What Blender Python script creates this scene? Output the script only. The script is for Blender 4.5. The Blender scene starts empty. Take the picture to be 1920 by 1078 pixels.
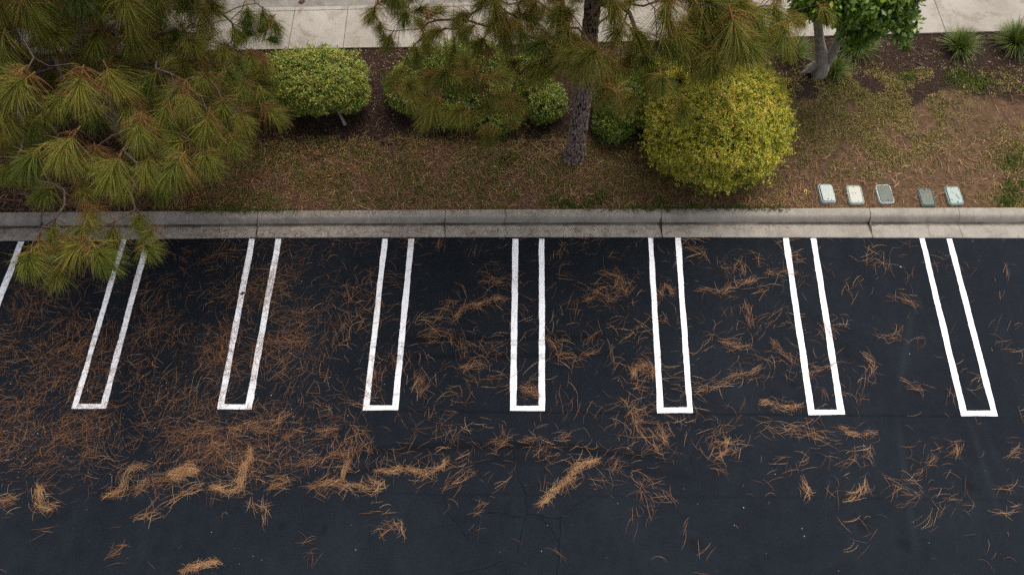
import bpy, bmesh, math, random
import numpy as np
from mathutils import Vector, Matrix, noise as mn

R = math.radians
rng = np.random.default_rng(7)
random.seed(7)
sc = bpy.context.scene
col = sc.collection

# ------------------------------------------------------------------ camera, sky, sun, exposure
F, H, TILT = 1493.0, 14.1, R(27.2)          # focal length in photo pixels, flying height, tilt off nadir
cam_d = bpy.data.cameras.new('camera')
cam_d.sensor_width = 36.0
cam_d.lens = F / 1920.0 * 36.0
cam_d.clip_end = 2000.0
cam = bpy.data.objects.new('camera', cam_d)
cam.location = (0, 0, H)
cam.rotation_euler = (TILT, 0, 0)
col.objects.link(cam)
sc.camera = cam

SUN_EL, SUN_AZ = R(66), R(40)                # azimuth measured from +Y towards +X
world = bpy.data.worlds.new('World')
sc.world = world
world.use_nodes = True
wn = world.node_tree
bg = wn.nodes['Background']
sky = wn.nodes.new('ShaderNodeTexSky')
sky.sky_type = 'NISHITA'
sky.sun_disc = False
sky.sun_elevation = SUN_EL
sky.sun_rotation = SUN_AZ
sky.air_density = 1.0
sky.dust_density = 6.0
sky.ozone_density = 1.0
hs = wn.nodes.new('ShaderNodeHueSaturation')
hs.inputs['Saturation'].default_value = 0.55
wn.links.new(sky.outputs[0], hs.inputs['Color'])
wn.links.new(hs.outputs[0], bg.inputs[0])
bg.inputs[1].default_value = 0.115
sun_d = bpy.data.lights.new('sun', 'SUN')
sun_d.energy = 1.3
sun_d.angle = R(35)
sun_d.color = (1.0, 0.95, 0.88)
sun = bpy.data.objects.new('sun', sun_d)
sdir = Vector((math.sin(SUN_AZ) * math.cos(SUN_EL), math.cos(SUN_AZ) * math.cos(SUN_EL), math.sin(SUN_EL)))
sun.rotation_euler = sdir.to_track_quat('Z', 'Y').to_euler()
sun.location = sdir * 60
col.objects.link(sun)
sc.view_settings.view_transform = 'Standard'
sc.view_settings.look = 'None'
sc.view_settings.gamma = 1.0
sc.view_settings.use_curve_mapping = False
sc.view_settings.exposure = 0.68
sc.render.engine = 'CYCLES'
sc.cycles.use_denoising = False
sc.cycles.max_bounces = 5
sc.cycles.diffuse_bounces = 3
sc.cycles.transparent_max_bounces = 4

# ------------------------------------------------------------------ helpers
CT, ST = math.cos(TILT), math.sin(TILT)

def P(px, py, z=0.0):
    """where the sight line through a photo pixel meets the level z"""
    a, b = (px - 960.0) / F, (539.0 - py) / F
    d = (a, b * CT + ST, b * ST - CT)
    t = (z - H) / d[2]
    return Vector((d[0] * t, d[1] * t, z))

def PN(px, py, z):
    px, py, z = np.asarray(px, float), np.asarray(py, float), np.asarray(z, float)
    a, b = (px - 960.0) / F, (539.0 - py) / F
    t = (z - H) / (b * ST - CT)
    return np.stack([a * t, (b * CT + ST) * t, z + 0 * a], -1)

def proj(p):
    x, y, z = p[0], p[1], p[2] - H
    yc = y * CT + z * ST
    zc = -y * ST + z * CT
    zc = min(zc, -0.05)
    return 960 + F * x / -zc, 539 - F * yc / -zc

def tag(o, label=None, cat=None, group=None, kind=None):
    if label: o['label'] = label
    if cat: o['category'] = cat
    if group: o['group'] = group
    if kind: o['kind'] = kind
    return o

def empty(name, loc, label, cat, group=None):
    o = bpy.data.objects.new(name, None)
    o.location = loc
    o.empty_display_size = 0.2
    col.objects.link(o)
    return tag(o, label, cat, group)

def link(name, me, mat=None, parent=None, smooth=False):
    if mat is not None and not me.materials:
        me.materials.append(mat)
    if smooth:
        me.polygons.foreach_set('use_smooth', np.ones(len(me.polygons), bool))
    o = bpy.data.objects.new(name, me)
    col.objects.link(o)
    if parent is not None:
        o.parent = parent
        o.matrix_parent_inverse = Matrix.Identity(4)
        o.location = Vector((0, 0, 0)) - parent_loc(parent)
    return o

def parent_loc(p):
    v = Vector(p.location)
    if p.parent is not None:
        v += parent_loc(p.parent)
    return v

def quads_mesh(name, V, Q, tint=None, tris=False):
    """fast mesh from numpy arrays; tint is one value per vertex"""
    me = bpy.data.meshes.new(name)
    V = np.asarray(V, np.float32).reshape(-1, 3)
    k = 3 if tris else 4
    Q = np.asarray(Q, np.int32).reshape(-1, k)
    me.vertices.add(len(V)); me.vertices.foreach_set('co', V.ravel())
    me.loops.add(len(Q) * k); me.loops.foreach_set('vertex_index', Q.ravel())
    me.polygons.add(len(Q))
    me.polygons.foreach_set('loop_start', np.arange(0, len(Q) * k, k, dtype=np.int32))
    me.update(calc_edges=True)
    if tint is not None:
        at = me.attributes.new('tint', 'FLOAT', 'POINT')
        at.data.foreach_set('value', np.asarray(tint, np.float32).ravel())
    me.validate()
    return me

def ribbons(P3, W, side=None):
    """P3 [N,K,3] centre lines, W [N,K] widths -> verts, quads"""
    N, K, _ = P3.shape
    T = np.gradient(P3, axis=1)
    if side is None:
        up = np.zeros_like(T); up[..., 2] = 1
        S = np.cross(T, up)
    else:
        S = np.cross(T, side[:, None, :])
    S /= np.linalg.norm(S, axis=2, keepdims=True) + 1e-9
    A = P3 - S * W[..., None] / 2
    B = P3 + S * W[..., None] / 2
    V = np.stack([A, B], 2).reshape(-1, 3)
    base = (np.arange(N) * K * 2)[:, None] + np.arange(K - 1)[None, :] * 2
    Q = np.stack([base, base + 1, base + 3, base + 2], -1).reshape(-1, 4)
    return V, Q

def tube(V, Q, pts, rad, sides=6):
    """append a tube along pts to the lists V, Q"""
    pts = [Vector(p) for p in pts]
    n0 = len(V)
    ref = Vector((0.31, 0.17, 0.93))
    for i, p in enumerate(pts):
        t = (pts[min(i + 1, len(pts) - 1)] - pts[max(i - 1, 0)])
        if t.length < 1e-6: t = Vector((0, 0, 1))
        t.normalize()
        u = t.cross(ref)
        if u.length < 0.05: u = t.cross(Vector((1, 0, 0)))
        u.normalize(); w = t.cross(u)
        for k in range(sides):
            a = 2 * math.pi * k / sides
            V.append(p + (u * math.cos(a) + w * math.sin(a)) * rad[i])
    for i in range(len(pts) - 1):
        for k in range(sides):
            a = n0 + i * sides + k
            b = n0 + i * sides + (k + 1) % sides
            Q.append((a, b, b + sides, a + sides))

def bm_obj(name, bm, mat, parent=None, smooth=False):
    me = bpy.data.meshes.new(name)
    bm.normal_update()
    bm.to_mesh(me); bm.free()
    return link(name, me, mat, parent, smooth)

# ------------------------------------------------------------------ materials
class NT:
    def __init__(self, name, rough=0.9, spec=0.25):
        self.m = bpy.data.materials.new(name)
        self.m.use_nodes = True
        self.t = self.m.node_tree
        self.b = self.t.nodes['Principled BSDF']
        self.b.inputs['Roughness'].default_value = rough
        self.b.inputs['Specular IOR Level'].default_value = spec
        self._tc = None
    def n(self, typ, **kw):
        nd = self.t.nodes.new(typ)
        for k, v in kw.items(): setattr(nd, k, v)
        return nd
    def l(self, a, b): self.t.links.new(a, b)
    def co(self):
        if self._tc is None:
            g = self.n('ShaderNodeNewGeometry')
            self._tc = g.outputs['Position']
        return self._tc
    def obco(self):
        return self.n('ShaderNodeTexCoord').outputs['Object']
    def noise(self, scale, detail=3, rough=0.55, vec=None, dist=0.0):
        x = self.n('ShaderNodeTexNoise')
        x.inputs['Scale'].default_value = scale
        x.inputs['Detail'].default_value = detail
        x.inputs['Roughness'].default_value = rough
        x.inputs['Distortion'].default_value = dist
        self.l(vec if vec is not None else self.co(), x.inputs['Vector'])
        return x.outputs['Fac']
    def map(self, scale, vec=None):
        m = self.n('ShaderNodeVectorMath', operation='MULTIPLY')
        m.inputs[1].default_value = scale
        self.l(vec if vec is not None else self.co(), m.inputs[0])
        return m.outputs[0]
    def ramp(self, fac, stops):
        r = self.n('ShaderNodeValToRGB')
        el = r.color_ramp.elements
        while len(el) < len(stops): el.new(0.5)
        for e, (p, c) in zip(el, stops):
            e.position = p
            e.color = (*c, 1) if len(c) == 3 else c
        self.l(fac, r.inputs[0])
        return r.outputs[0]
    def rng(self, fac, a, b, c=0.0, d=1.0):
        m = self.n('ShaderNodeMapRange')
        m.interpolation_type = 'SMOOTHSTEP'
        for i, v in zip((1, 2, 3, 4), (a, b, c, d)): m.inputs[i].default_value = v
        self.l(fac, m.inputs[0])
        return m.outputs[0]
    def mix(self, fac, a, b, mode='MIX'):
        m = self.n('ShaderNodeMix', data_type='RGBA', blend_type=mode)
        for sock, v in ((m.inputs[0], fac), (m.inputs[6], a), (m.inputs[7], b)):
            if isinstance(v, (int, float)): sock.default_value = v
            elif isinstance(v, tuple): sock.default_value = (*v, 1)
            else: self.l(v, sock)
        return m.outputs[2]
    def math(self, op, a, b=None, clamp=False):
        m = self.n('ShaderNodeMath', operation=op, use_clamp=clamp)
        for i, v in enumerate((a, b)):
            if v is None: continue
            if isinstance(v, (int, float)): m.inputs[i].default_value = v
            else: self.l(v, m.inputs[i])
        return m.outputs[0]
    def attr(self, name='tint'):
        a = self.n('ShaderNodeAttribute'); a.attribute_name = name
        return a.outputs['Fac']
    def orand(self):
        return self.n('ShaderNodeObjectInfo').outputs['Random']
    def base(self, c):
        if isinstance(c, tuple): self.b.inputs['Base Color'].default_value = (*c, 1)
        else: self.l(c, self.b.inputs['Base Color'])
    def bump(self, h, strength=0.5, dist=0.01):
        b = self.n('ShaderNodeBump')
        b.inputs['Strength'].default_value = strength
        b.inputs['Distance'].default_value = dist
        self.l(h, b.inputs['Height'])
        self.l(b.outputs[0], self.b.inputs['Normal'])
    def sepxyz(self, vec=None):
        s = self.n('ShaderNodeSeparateXYZ')
        self.l(vec if vec is not None else self.co(), s.inputs[0])
        return s.outputs

def leaf_mat(name, stops, trans=0.25, rough=0.55, spec=0.3, orand=0.0, patch=None):
    t = NT(name, rough, spec)
    a = t.attr()
    if orand:
        a = t.math('ADD', a, t.math('MULTIPLY', t.math('SUBTRACT', t.orand(), 0.5), orand), clamp=True)
    if patch:
        a = t.math('ADD', a, t.math('MULTIPLY', t.math('SUBTRACT', t.noise(patch[0], 2), 0.5), patch[1]), clamp=True)
    c = t.ramp(a, stops)
    t.base(c)
    if trans > 0:
        tr = t.n('ShaderNodeBsdfTranslucent'); t.l(c, tr.inputs[0])
        mx = t.n('ShaderNodeMixShader'); mx.inputs[0].default_value = trans
        out = t.t.nodes['Material Output']
        t.l(t.b.outputs[0], mx.inputs[1]); t.l(tr.outputs[0], mx.inputs[2]); t.l(mx.outputs[0], out.inputs[0])
    return t.m

def seg_mask(t, a, b, w0, w1, xyz):
    """1 near the ground line a-b, fading between w0 and w1 metres"""
    ax, ay = a[0], a[1]; dx, dy = b[0] - ax, b[1] - ay
    L = math.hypot(dx, dy); dx /= L; dy /= L
    X = t.math('SUBTRACT', xyz[0], ax); Y = t.math('SUBTRACT', xyz[1], ay)
    along = t.math('ADD', t.math('MULTIPLY', X, dx), t.math('MULTIPLY', Y, dy))
    perp = t.math('ABSOLUTE', t.math('ADD', t.math('MULTIPLY', X, -dy), t.math('MULTIPLY', Y, dx)))
    m = t.rng(perp, w0, w1, 1.0, 0.0)
    m = t.math('MULTIPLY', m, t.rng(along, -0.2, 0.8))
    return t.math('MULTIPLY', m, t.rng(along, L - 0.8, L + 0.2, 1.0, 0.0))

def circ_mask(t, c, r, w0, w1, xyz, x0=None, x1=None):
    X = t.math('SUBTRACT', xyz[0], c[0]); Y = t.math('SUBTRACT', xyz[1], c[1])
    d = t.math('SQRT', t.math('ADD', t.math('MULTIPLY', X, X), t.math('MULTIPLY', Y, Y)))
    m = t.rng(t.math('ABSOLUTE', t.math('SUBTRACT', d, r)), w0, w1, 1.0, 0.0)
    if x0 is not None:
        m = t.math('MULTIPLY', m, t.rng(xyz[0], x0, x0 + 1.2))
        m = t.math('MULTIPLY', m, t.rng(xyz[0], x1 - 1.2, x1, 1.0, 0.0))
    return m

def circle3(a, b, c):
    ax, ay, bx, by, cx, cy = a[0], a[1], b[0], b[1], c[0], c[1]
    d = 2 * (ax * (by - cy) + bx * (cy - ay) + cx * (ay - by))
    ux = ((ax*ax + ay*ay) * (by - cy) + (bx*bx + by*by) * (cy - ay) + (cx*cx + cy*cy) * (ay - by)) / d
    uy = ((ax*ax + ay*ay) * (cx - bx) + (bx*bx + by*by) * (ax - cx) + (cx*cx + cy*cy) * (bx - ax)) / d
    return (ux, uy), math.hypot(ax - ux, ay - uy)

M = {}
def make_materials():
    # sealed asphalt
    t = NT('asphalt', 0.85, 0.12)
    xyz = t.sepxyz()
    big = t.noise(0.35, 3); fine = t.noise(90, 2, 0.7); mid = t.noise(3.0, 4, 0.65); grit = t.noise(22, 4, 0.8)
    c = t.ramp(big, [(0.3, (0.0020, 0.0040, 0.0075)), (0.7, (0.0040, 0.0066, 0.0110))])
    c = t.mix(t.rng(xyz[1], 2.0, 8.0, 0.0, 0.55), c, (0.0030, 0.0042, 0.0078))
    c = t.mix(t.rng(mid, 0.25, 0.8, 0.0, 0.5), c, (0.0095, 0.0135, 0.0195))
    c = t.mix(t.rng(fine, 0.35, 0.75, 0.0, 0.5), c, (0.020, 0.024, 0.029))
    c = t.mix(t.rng(grit, 0.56, 0.72, 0.0, 0.6), c, (0.002, 0.003, 0.004))
    c = t.mix(t.rng(t.noise(34, 3, 0.8), 0.56, 0.74, 0.0, 0.5), c, (0.022, 0.027, 0.034))
    c = t.mix(t.rng(t.noise(0.8, 5, 0.7), 0.5, 0.75, 0.0, 0.35), c, (0.014, 0.018, 0.024))
    c = t.mix(t.rng(t.noise(0.55, 6, 0.7, t.map((1.0, 0.5, 1.0))), 0.46, 0.70, 0.0, 0.55), c, (0.0125, 0.0165, 0.0225))
    c = t.mix(t.rng(t.noise(48, 2, 0.8), 0.60, 0.74, 0.0, 0.6), c, (0.035, 0.040, 0.048))
    # tyre marks
    streak = t.rng(t.noise(14, 3, 0.7, t.map((0.15, 3.0, 1.0))), 0.35, 0.65, 0.3, 1.0)
    cc, r = circle3(P(640, 855), P(950, 835), P(1290, 870))
    m = circ_mask(t, cc, r, 0.02, 0.16, xyz, P(560, 850).x, P(1300, 870).x)
    cc2, r2 = circle3(P(560, 905), P(950, 862), P(1350, 905))
    m = t.math('MAXIMUM', m, t.math('MULTIPLY', circ_mask(t, cc2, r2, 0.01, 0.12, xyz, P(500, 880).x, P(1330, 880).x), 0.6))
    for ya in (632, 665):
        m = t.math('MAXIMUM', m, t.math('MULTIPLY', seg_mask(t, P(700, ya + 6), P(1180, ya - 2), 0.02, 0.10, xyz), 0.8))
    for yb, k in ((770, 0.7), (925, 0.35)):
        m = t.math('MAXIMUM', m, t.math('MULTIPLY', seg_mask(t, P(700, yb), P(1910, yb + 12), 0.01, 0.04, xyz), k))
    c = t.mix(t.math('MULTIPLY', m, t.math('MULTIPLY', streak, 0.8)), c, (0.001, 0.0012, 0.002))
    # pale drag marks on the right, two dark drips
    pm = None
    for a, b in (((1715, 560), (1680, 760)), ((1680, 760), (1720, 1060)), ((1728, 570), (1755, 640)), ((1815, 780), (1880, 980)), ((1845, 800), (1885, 900))):
        s = seg_mask(t, P(*a), P(*b), 0.015, 0.10, xyz)
        pm = s if pm is None else t.math('MAXIMUM', pm, s)
    c = t.mix(t.math('MULTIPLY', pm, 0.15), c, (0.03, 0.04, 0.045))
    dm = None
    for (a, b, w) in ((1305, 1020, .20), (1697, 1022, .16), (1815, 912, .15), (1615, 980, .2), (128, 640, .3), (1490, 726, .1), (530, 985, .12), (607, 990, .1), (1020, 620, .12), (1585, 655, .2)):
        q = P(a, b)
        X = t.math('SUBTRACT', xyz[0], q.x); Y = t.math('SUBTRACT', xyz[1], q.y)
        d = t.math('SQRT', t.math('ADD', t.math('MULTIPLY', X, X), t.math('MULTIPLY', Y, Y)))
        d = t.math('ADD', d, t.math('MULTIPLY', t.math('SUBTRACT', t.noise(6, 3), 0.5), 0.25))
        s = t.rng(d, w * 0.2, w, 1.0, 0.0)
        dm = s if dm is None else t.math('MAXIMUM', dm, s)
    c = t.mix(t.math('MULTIPLY', dm, 0.4), c, (0.001, 0.0015, 0.002))
    t.base(c)
    t.bump(t.math('ADD', t.noise(120, 2, 0.7), t.math('MULTIPLY', mid, 1.2)), 0.5, 0.004)
    M['asphalt'] = t.m

    t = NT('crack', 1.0, 0.05); t.base((0.0032, 0.0042, 0.0058)); M['crack'] = t.m

    # white traffic paint, worn
    t = NT('paint', 0.6, 0.3)
    w = t.ramp(t.noise(9, 4, 0.6), [(0.2, (0.82, 0.82, 0.83)), (0.6, (0.88, 0.88, 0.89)), (1.0, (0.90, 0.90, 0.91))])
    speck = t.rng(t.noise(30, 3, 0.75), 0.66, 0.74, 0.0, 0.7)
    hair = t.rng(t.noise(7, 4, 0.75, t.map((1.2, 5.0, 1.0)), 1.6), 0.585, 0.60, 0.0, 1.0)
    hair2 = t.math('MULTIPLY', hair, t.rng(t.noise(7, 4, 0.75, t.map((1.2, 5.0, 1.0)), 1.6), 0.60, 0.615, 1.0, 0.0))
    wear = t.rng(t.sepxyz()[0], -7.5, 1.0, 1.0, 0.0)
    dirt = t.math('MULTIPLY', t.math('MAXIMUM', speck, t.math('MULTIPLY', hair2, 0.75)), wear)
    w = t.mix(t.math('MULTIPLY', dirt, 0.75), w, (0.14, 0.10, 0.075))
    w = t.mix(t.math('MULTIPLY', t.rng(t.noise(1.3, 3), 0.45, 0.75, 0.0, 0.55), wear), w, (0.42, 0.37, 0.33))
    xyz = t.sepxyz(); sm = None
    for a, b in (((600, 646), (1180, 636)), ((600, 652), (1180, 643)), ((640, 668), (1300, 664)), ((640, 673), (1300, 670)), ((80, 520), (300, 512)), ((380, 735), (520, 690)), ((380, 742), (520, 697)), ((640, 742), (800, 738))):
        q = seg_mask(t, P(*a), P(*b), 0.01, 0.045, xyz)
        sm = q if sm is None else t.math('MAXIMUM', sm, q)
    w = t.mix(t.math('MULTIPLY', sm, t.rng(t.noise(22, 4, 0.8), 0.35, 0.7, 0.1, 0.75)), w, (0.16, 0.15, 0.15))
    t.base(w); t.bump(t.noise(100, 2, 0.7), 0.4, 0.003)
    M['paint'] = t.m

    # kerb and gutter concrete; age rises to the left where the trees drip
    t = NT('kerb_concrete', 0.9, 0.2)
    xyz = t.sepxyz()
    age = t.rng(xyz[0], -9.0, 6.0, 1.0, 0.0)
    new = t.ramp(t.noise(4, 6, 0.75), [(0.25, (0.2325, 0.2107, 0.1742)), (0.6, (0.3240, 0.2971, 0.2531)), (0.85, (0.3873, 0.3593, 0.3090))])
    old = t.ramp(t.noise(6, 5, 0.75), [(0.25, (0.1848, 0.1559, 0.1288)), (0.55, (0.3234, 0.2820, 0.2380)), (0.85, (0.5082, 0.4600, 0.3920))])
    c = t.mix(age, new, old)
    c = t.mix(t.rng(t.noise(1.6, 6, 0.75), 0.45, 0.68, 0.0, 0.5), c, (0.15, 0.13, 0.105))
    c = t.mix(t.rng(t.noise(2.6, 6, 0.8), 0.56, 0.72, 0.0, 0.35), c, (0.50, 0.47, 0.42))
    c = t.mix(t.math('MULTIPLY', t.orand(), 0.18), c, (0.2, 0.17, 0.14))
    # silt line in the flow line of the gutter: 'tint' is 1 there
    edge = t.math('ADD', t.attr(), t.math('MULTIPLY', t.math('SUBTRACT', t.noise(5, 4, 0.7, t.map((1.0, 2.0, 1.0))), 0.5), 0.7))
    silt = t.rng(edge, 0.42, 0.80, 0.0, 0.93)
    patchy = t.rng(t.noise(0.9, 3, 0.6, t.map((1.0, 0.3, 0.3))), 0.30, 0.55, 0.6, 1.0)
    c = t.mix(t.math('MULTIPLY', silt, patchy), c, (0.045, 0.036, 0.028))
    c = t.mix(t.rng(t.noise(60, 3, 0.8), 0.55, 0.75, 0.0, 0.55), c, (0.10, 0.085, 0.07))
    c = t.mix(t.rng(t.noise(45, 2, 0.8), 0.66, 0.75, 0.0, 0.5), c, (0.55, 0.53, 0.5))
    drip = t.rng(t.noise(3.5, 4, 0.7, t.map((2.5, 0.25, 0.25))), 0.58, 0.75, 0.0, 0.5)
    c = t.mix(drip, c, (0.11, 0.09, 0.07))
    t.base(c); t.bump(t.noise(70, 3, 0.8), 0.6, 0.006)
    M['kerb'] = t.m

    # footpath concrete
    t = NT('path_concrete', 0.9, 0.2)
    c = t.ramp(t.noise(1.1, 5, 0.6), [(0.3, (0.2661, 0.2376, 0.1964)), (0.5, (0.3295, 0.3010, 0.2597)), (0.75, (0.3802, 0.3548, 0.3168))])
    c = t.mix(t.rng(t.noise(1.3, 7, 0.72, None, 0.9), 0.47, 0.62, 0.0, 0.7), c, (0.20, 0.165, 0.125))
    c = t.mix(t.math('MULTIPLY', t.orand(), 0.22), c, (0.27, 0.24, 0.20))
    c = t.mix(t.rng(t.noise(50, 3, 0.8), 0.55, 0.8, 0.0, 0.5), c, (0.2, 0.18, 0.15))
    t.base(c); t.bump(t.noise(60, 3, 0.8), 0.5, 0.005)
    M['path'] = t.m
    t = NT('path_joint', 1.0, 0.1); t.base((0.06, 0.05, 0.04)); M['joint'] = t.m
    t = NT('street_concrete', 0.9, 0.2)
    t.base(t.ramp(t.noise(5, 5, 0.7), [(0.3, (0.14, 0.125, 0.11)), (0.8, (0.27, 0.25, 0.22))]))
    M['street'] = t.m

    # planting bed: 'tint' mixes bare brown earth (0) to dark mulch (1)
    t = NT('bed_soil', 1.0, 0.1)
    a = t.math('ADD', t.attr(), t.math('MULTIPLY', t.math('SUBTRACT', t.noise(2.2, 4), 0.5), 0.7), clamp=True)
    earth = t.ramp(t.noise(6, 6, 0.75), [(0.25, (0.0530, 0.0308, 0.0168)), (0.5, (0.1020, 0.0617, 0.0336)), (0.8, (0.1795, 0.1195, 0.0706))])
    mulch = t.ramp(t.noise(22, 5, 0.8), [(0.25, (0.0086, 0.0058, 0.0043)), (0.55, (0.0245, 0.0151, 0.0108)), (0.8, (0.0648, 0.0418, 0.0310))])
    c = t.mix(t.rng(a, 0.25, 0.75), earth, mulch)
    c = t.mix(t.rng(t.noise(55, 3, 0.8), 0.5, 0.75, 0.0, 0.6), c, (0.22, 0.145, 0.10))
    c = t.mix(t.rng(t.noise(38, 3, 0.8), 0.55, 0.75, 0.0, 0.7), c, (0.028, 0.017, 0.011))
    t.base(c); t.bump(t.noise(40, 4, 0.8), 0.9, 0.02)
    M['soil'] = t.m
    t = NT('far_ground', 1.0, 0.1)
    t.base(t.ramp(t.noise(0.2, 5), [(0.3, (0.07, 0.05, 0.03)), (0.7, (0.09, 0.09, 0.04))]))
    M['ground'] = t.m

    # bark: grey pink plates over dark furrows, 'tint' is the plate height
    t = NT('pine_bark', 0.95, 0.1)
    pl = t.ramp(t.noise(12, 5, 0.7), [(0.25, (0.1872, 0.1188, 0.0900)), (0.5, (0.3168, 0.2268, 0.1836)), (0.8, (0.4464, 0.3744, 0.3312))])
    c = t.mix(t.rng(t.attr(), 0.10, 0.42), (0.022, 0.014, 0.011), pl)
    c = t.mix(t.rng(t.noise(70, 3, 0.8), 0.55, 0.8, 0.0, 0.5), c, (0.09, 0.06, 0.05))
    t.base(c); t.bump(t.noise(60, 4, 0.8), 0.8, 0.01)
    M['bark'] = t.m
    t = NT('branch_bark', 0.95, 0.1)
    t.base(t.ramp(t.noise(16, 5, 0.7), [(0.25, (0.0400, 0.0296, 0.0240)), (0.55, (0.0960, 0.0736, 0.0640)), (0.85, (0.1840, 0.1520, 0.1360))]))
    t.bump(t.noise(60, 4, 0.8), 0.8, 0.01)
    M['branch'] = t.m
    t = NT('grey_bark', 0.95, 0.1)
    t.base(t.ramp(t.noise(9, 5, 0.7, t.map((2, 2, 0.6))), [(0.25, (0.1500, 0.1275, 0.1050)), (0.55, (0.3450, 0.3000, 0.2550)), (0.85, (0.6000, 0.5550, 0.4950))]))
    t.bump(t.noise(30, 4, 0.8, t.map((2, 2, 0.5))), 0.9, 0.02)
    M['greybark'] = t.m

    # foliage; 'tint' picks the leaf's own colour
    M['needles'] = leaf_mat('pine_needles', [
        (0.0, (0.0339, 0.0590, 0.0113)), (0.30, (0.0792, 0.1041, 0.0158)), (0.55, (0.1509, 0.1527, 0.0238)),
        (0.76, (0.2296, 0.1943, 0.0369)), (0.87, (0.2165, 0.1419, 0.0394)), (1.0, (0.1837, 0.0905, 0.0320))], 0.22, 0.7, 0.14, orand=0.50)
    M['needles_gold'] = leaf_mat('pine_needles_yellowing', [
        (0.0, (0.0760, 0.1076, 0.0197)), (0.35, (0.1788, 0.1987, 0.0316)), (0.62, (0.3219, 0.2815, 0.0528)),
        (0.80, (0.4293, 0.3064, 0.0775)), (0.90, (0.4471, 0.2401, 0.0704)), (1.0, (0.3755, 0.1573, 0.0563))], 0.35, 0.65, 0.18, orand=0.30)
    M['litter'] = leaf_mat('fallen_needles', [
        (0.0, (0.060, 0.026, 0.013)), (0.35, (0.145, 0.062, 0.028)), (0.65, (0.29, 0.135, 0.058)),
        (0.85, (0.42, 0.235, 0.100)), (1.0, (0.54, 0.36, 0.17))], 0.0, 0.6, 0.3)
    M['goldleaf'] = leaf_mat('golden_leaves', [
        (0.0, (0.0535, 0.1014, 0.0130)), (0.30, (0.1988, 0.2651, 0.0207)), (0.55, (0.4435, 0.4520, 0.0337)),
        (0.78, (0.7036, 0.5613, 0.0778)), (1.0, (0.8500, 0.5923, 0.1814))], 0.25, 0.5, 0.3, patch=(1.6, 0.25))
    M['greenleaf'] = leaf_mat('green_leaves', [
        (0.0, (0.0387, 0.0786, 0.0149)), (0.35, (0.1160, 0.1857, 0.0248)), (0.65, (0.2781, 0.3357, 0.0434)),
        (0.88, (0.5254, 0.5287, 0.0991)), (1.0, (0.6182, 0.4143, 0.1487))], 0.25, 0.45, 0.4, patch=(1.8, 0.3))
    M['treeleaf'] = leaf_mat('tree_leaves', [
        (0.0, (0.0506, 0.1125, 0.0144)), (0.4, (0.1316, 0.2400, 0.0240)), (0.8, (0.2633, 0.3750, 0.0420)),
        (1.0, (0.4860, 0.4950, 0.0840))], 0.3, 0.4, 0.45)
    M['grass'] = leaf_mat('grass_blades', [
        (0.0, (0.0382, 0.0720, 0.0112)), (0.5, (0.1020, 0.1520, 0.0224)), (0.85, (0.1955, 0.2160, 0.0480)),
        (1.0, (0.2380, 0.1760, 0.0960))], 0.2, 0.5, 0.3)
    M['weed'] = leaf_mat('weeds', [
        (0.0, (0.0810, 0.1148, 0.0216)), (0.35, (0.2025, 0.2025, 0.0459)), (0.62, (0.3645, 0.2767, 0.0945)),
        (0.85, (0.4590, 0.3038, 0.1553)), (1.0, (0.6210, 0.4860, 0.3240))], 0.2, 0.7, 0.2, patch=(0.9, 0.5))
    M['chip'] = leaf_mat('bark_chips', [
        (0.0, (0.020, 0.012, 0.008)), (0.45, (0.075, 0.042, 0.027)), (0.8, (0.17, 0.10, 0.065)),
        (0.95, (0.30, 0.21, 0.15)), (1.0, (0.55, 0.47, 0.38))], 0.0, 0.9, 0.1)

    def plastic(name, c, c2):
        t = NT(name, 0.65, 0.3)
        m = t.mix(t.rng(t.noise(14, 4, 0.7), 0.35, 0.75, 0.0, 0.7), c, c2)
        m = t.mix(t.rng(t.noise(5, 5, 0.75), 0.58, 0.72, 0.0, 0.45), m, (0.16, 0.13, 0.10))
        t.base(m); t.bump(t.noise(150, 2), 0.3, 0.002)
        M[name] = t.m
    plastic('pale_teal', (0.302, 0.374, 0.338), (0.360, 0.410, 0.374))
    plastic('pale_grey_green', (0.396, 0.432, 0.396), (0.446, 0.475, 0.432))
    plastic('mid_teal', (0.187, 0.259, 0.230), (0.238, 0.310, 0.274))
    plastic('cream', (0.446, 0.454, 0.389), (0.504, 0.497, 0.432))
    plastic('cream_rim', (0.360, 0.396, 0.324), (0.418, 0.439, 0.374))
    plastic('white_rim', (0.461, 0.490, 0.461), (0.504, 0.526, 0.490))
    plastic('grey_green', (0.112, 0.133, 0.108), (0.144, 0.166, 0.133))
    plastic('dark_green', (0.068, 0.094, 0.078), (0.101, 0.126, 0.104))
    t = NT('black_hole', 0.9, 0.1); t.base((0.012, 0.012, 0.012)); M['black'] = t.m
    t = NT('yellow_plastic', 0.4, 0.4); t.base((0.75, 0.60, 0.03)); M['yellow'] = t.m
    t = NT('white_scrap', 0.6, 0.3); t.base((0.7, 0.7, 0.68)); M['white'] = t.m
make_materials()

# ------------------------------------------------------------------ ground, asphalt
def sheet(name, x0, x1, y0, y1, z, mat):
    me = quads_mesh(name, [(x0, y0, z), (x1, y0, z), (x1, y1, z), (x0, y1, z)], [(0, 1, 2, 3)])
    return link(name, me, mat)
tag(sheet('ground', -600, 600, -600, 600, -0.30, M['ground']), kind='structure')

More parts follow.
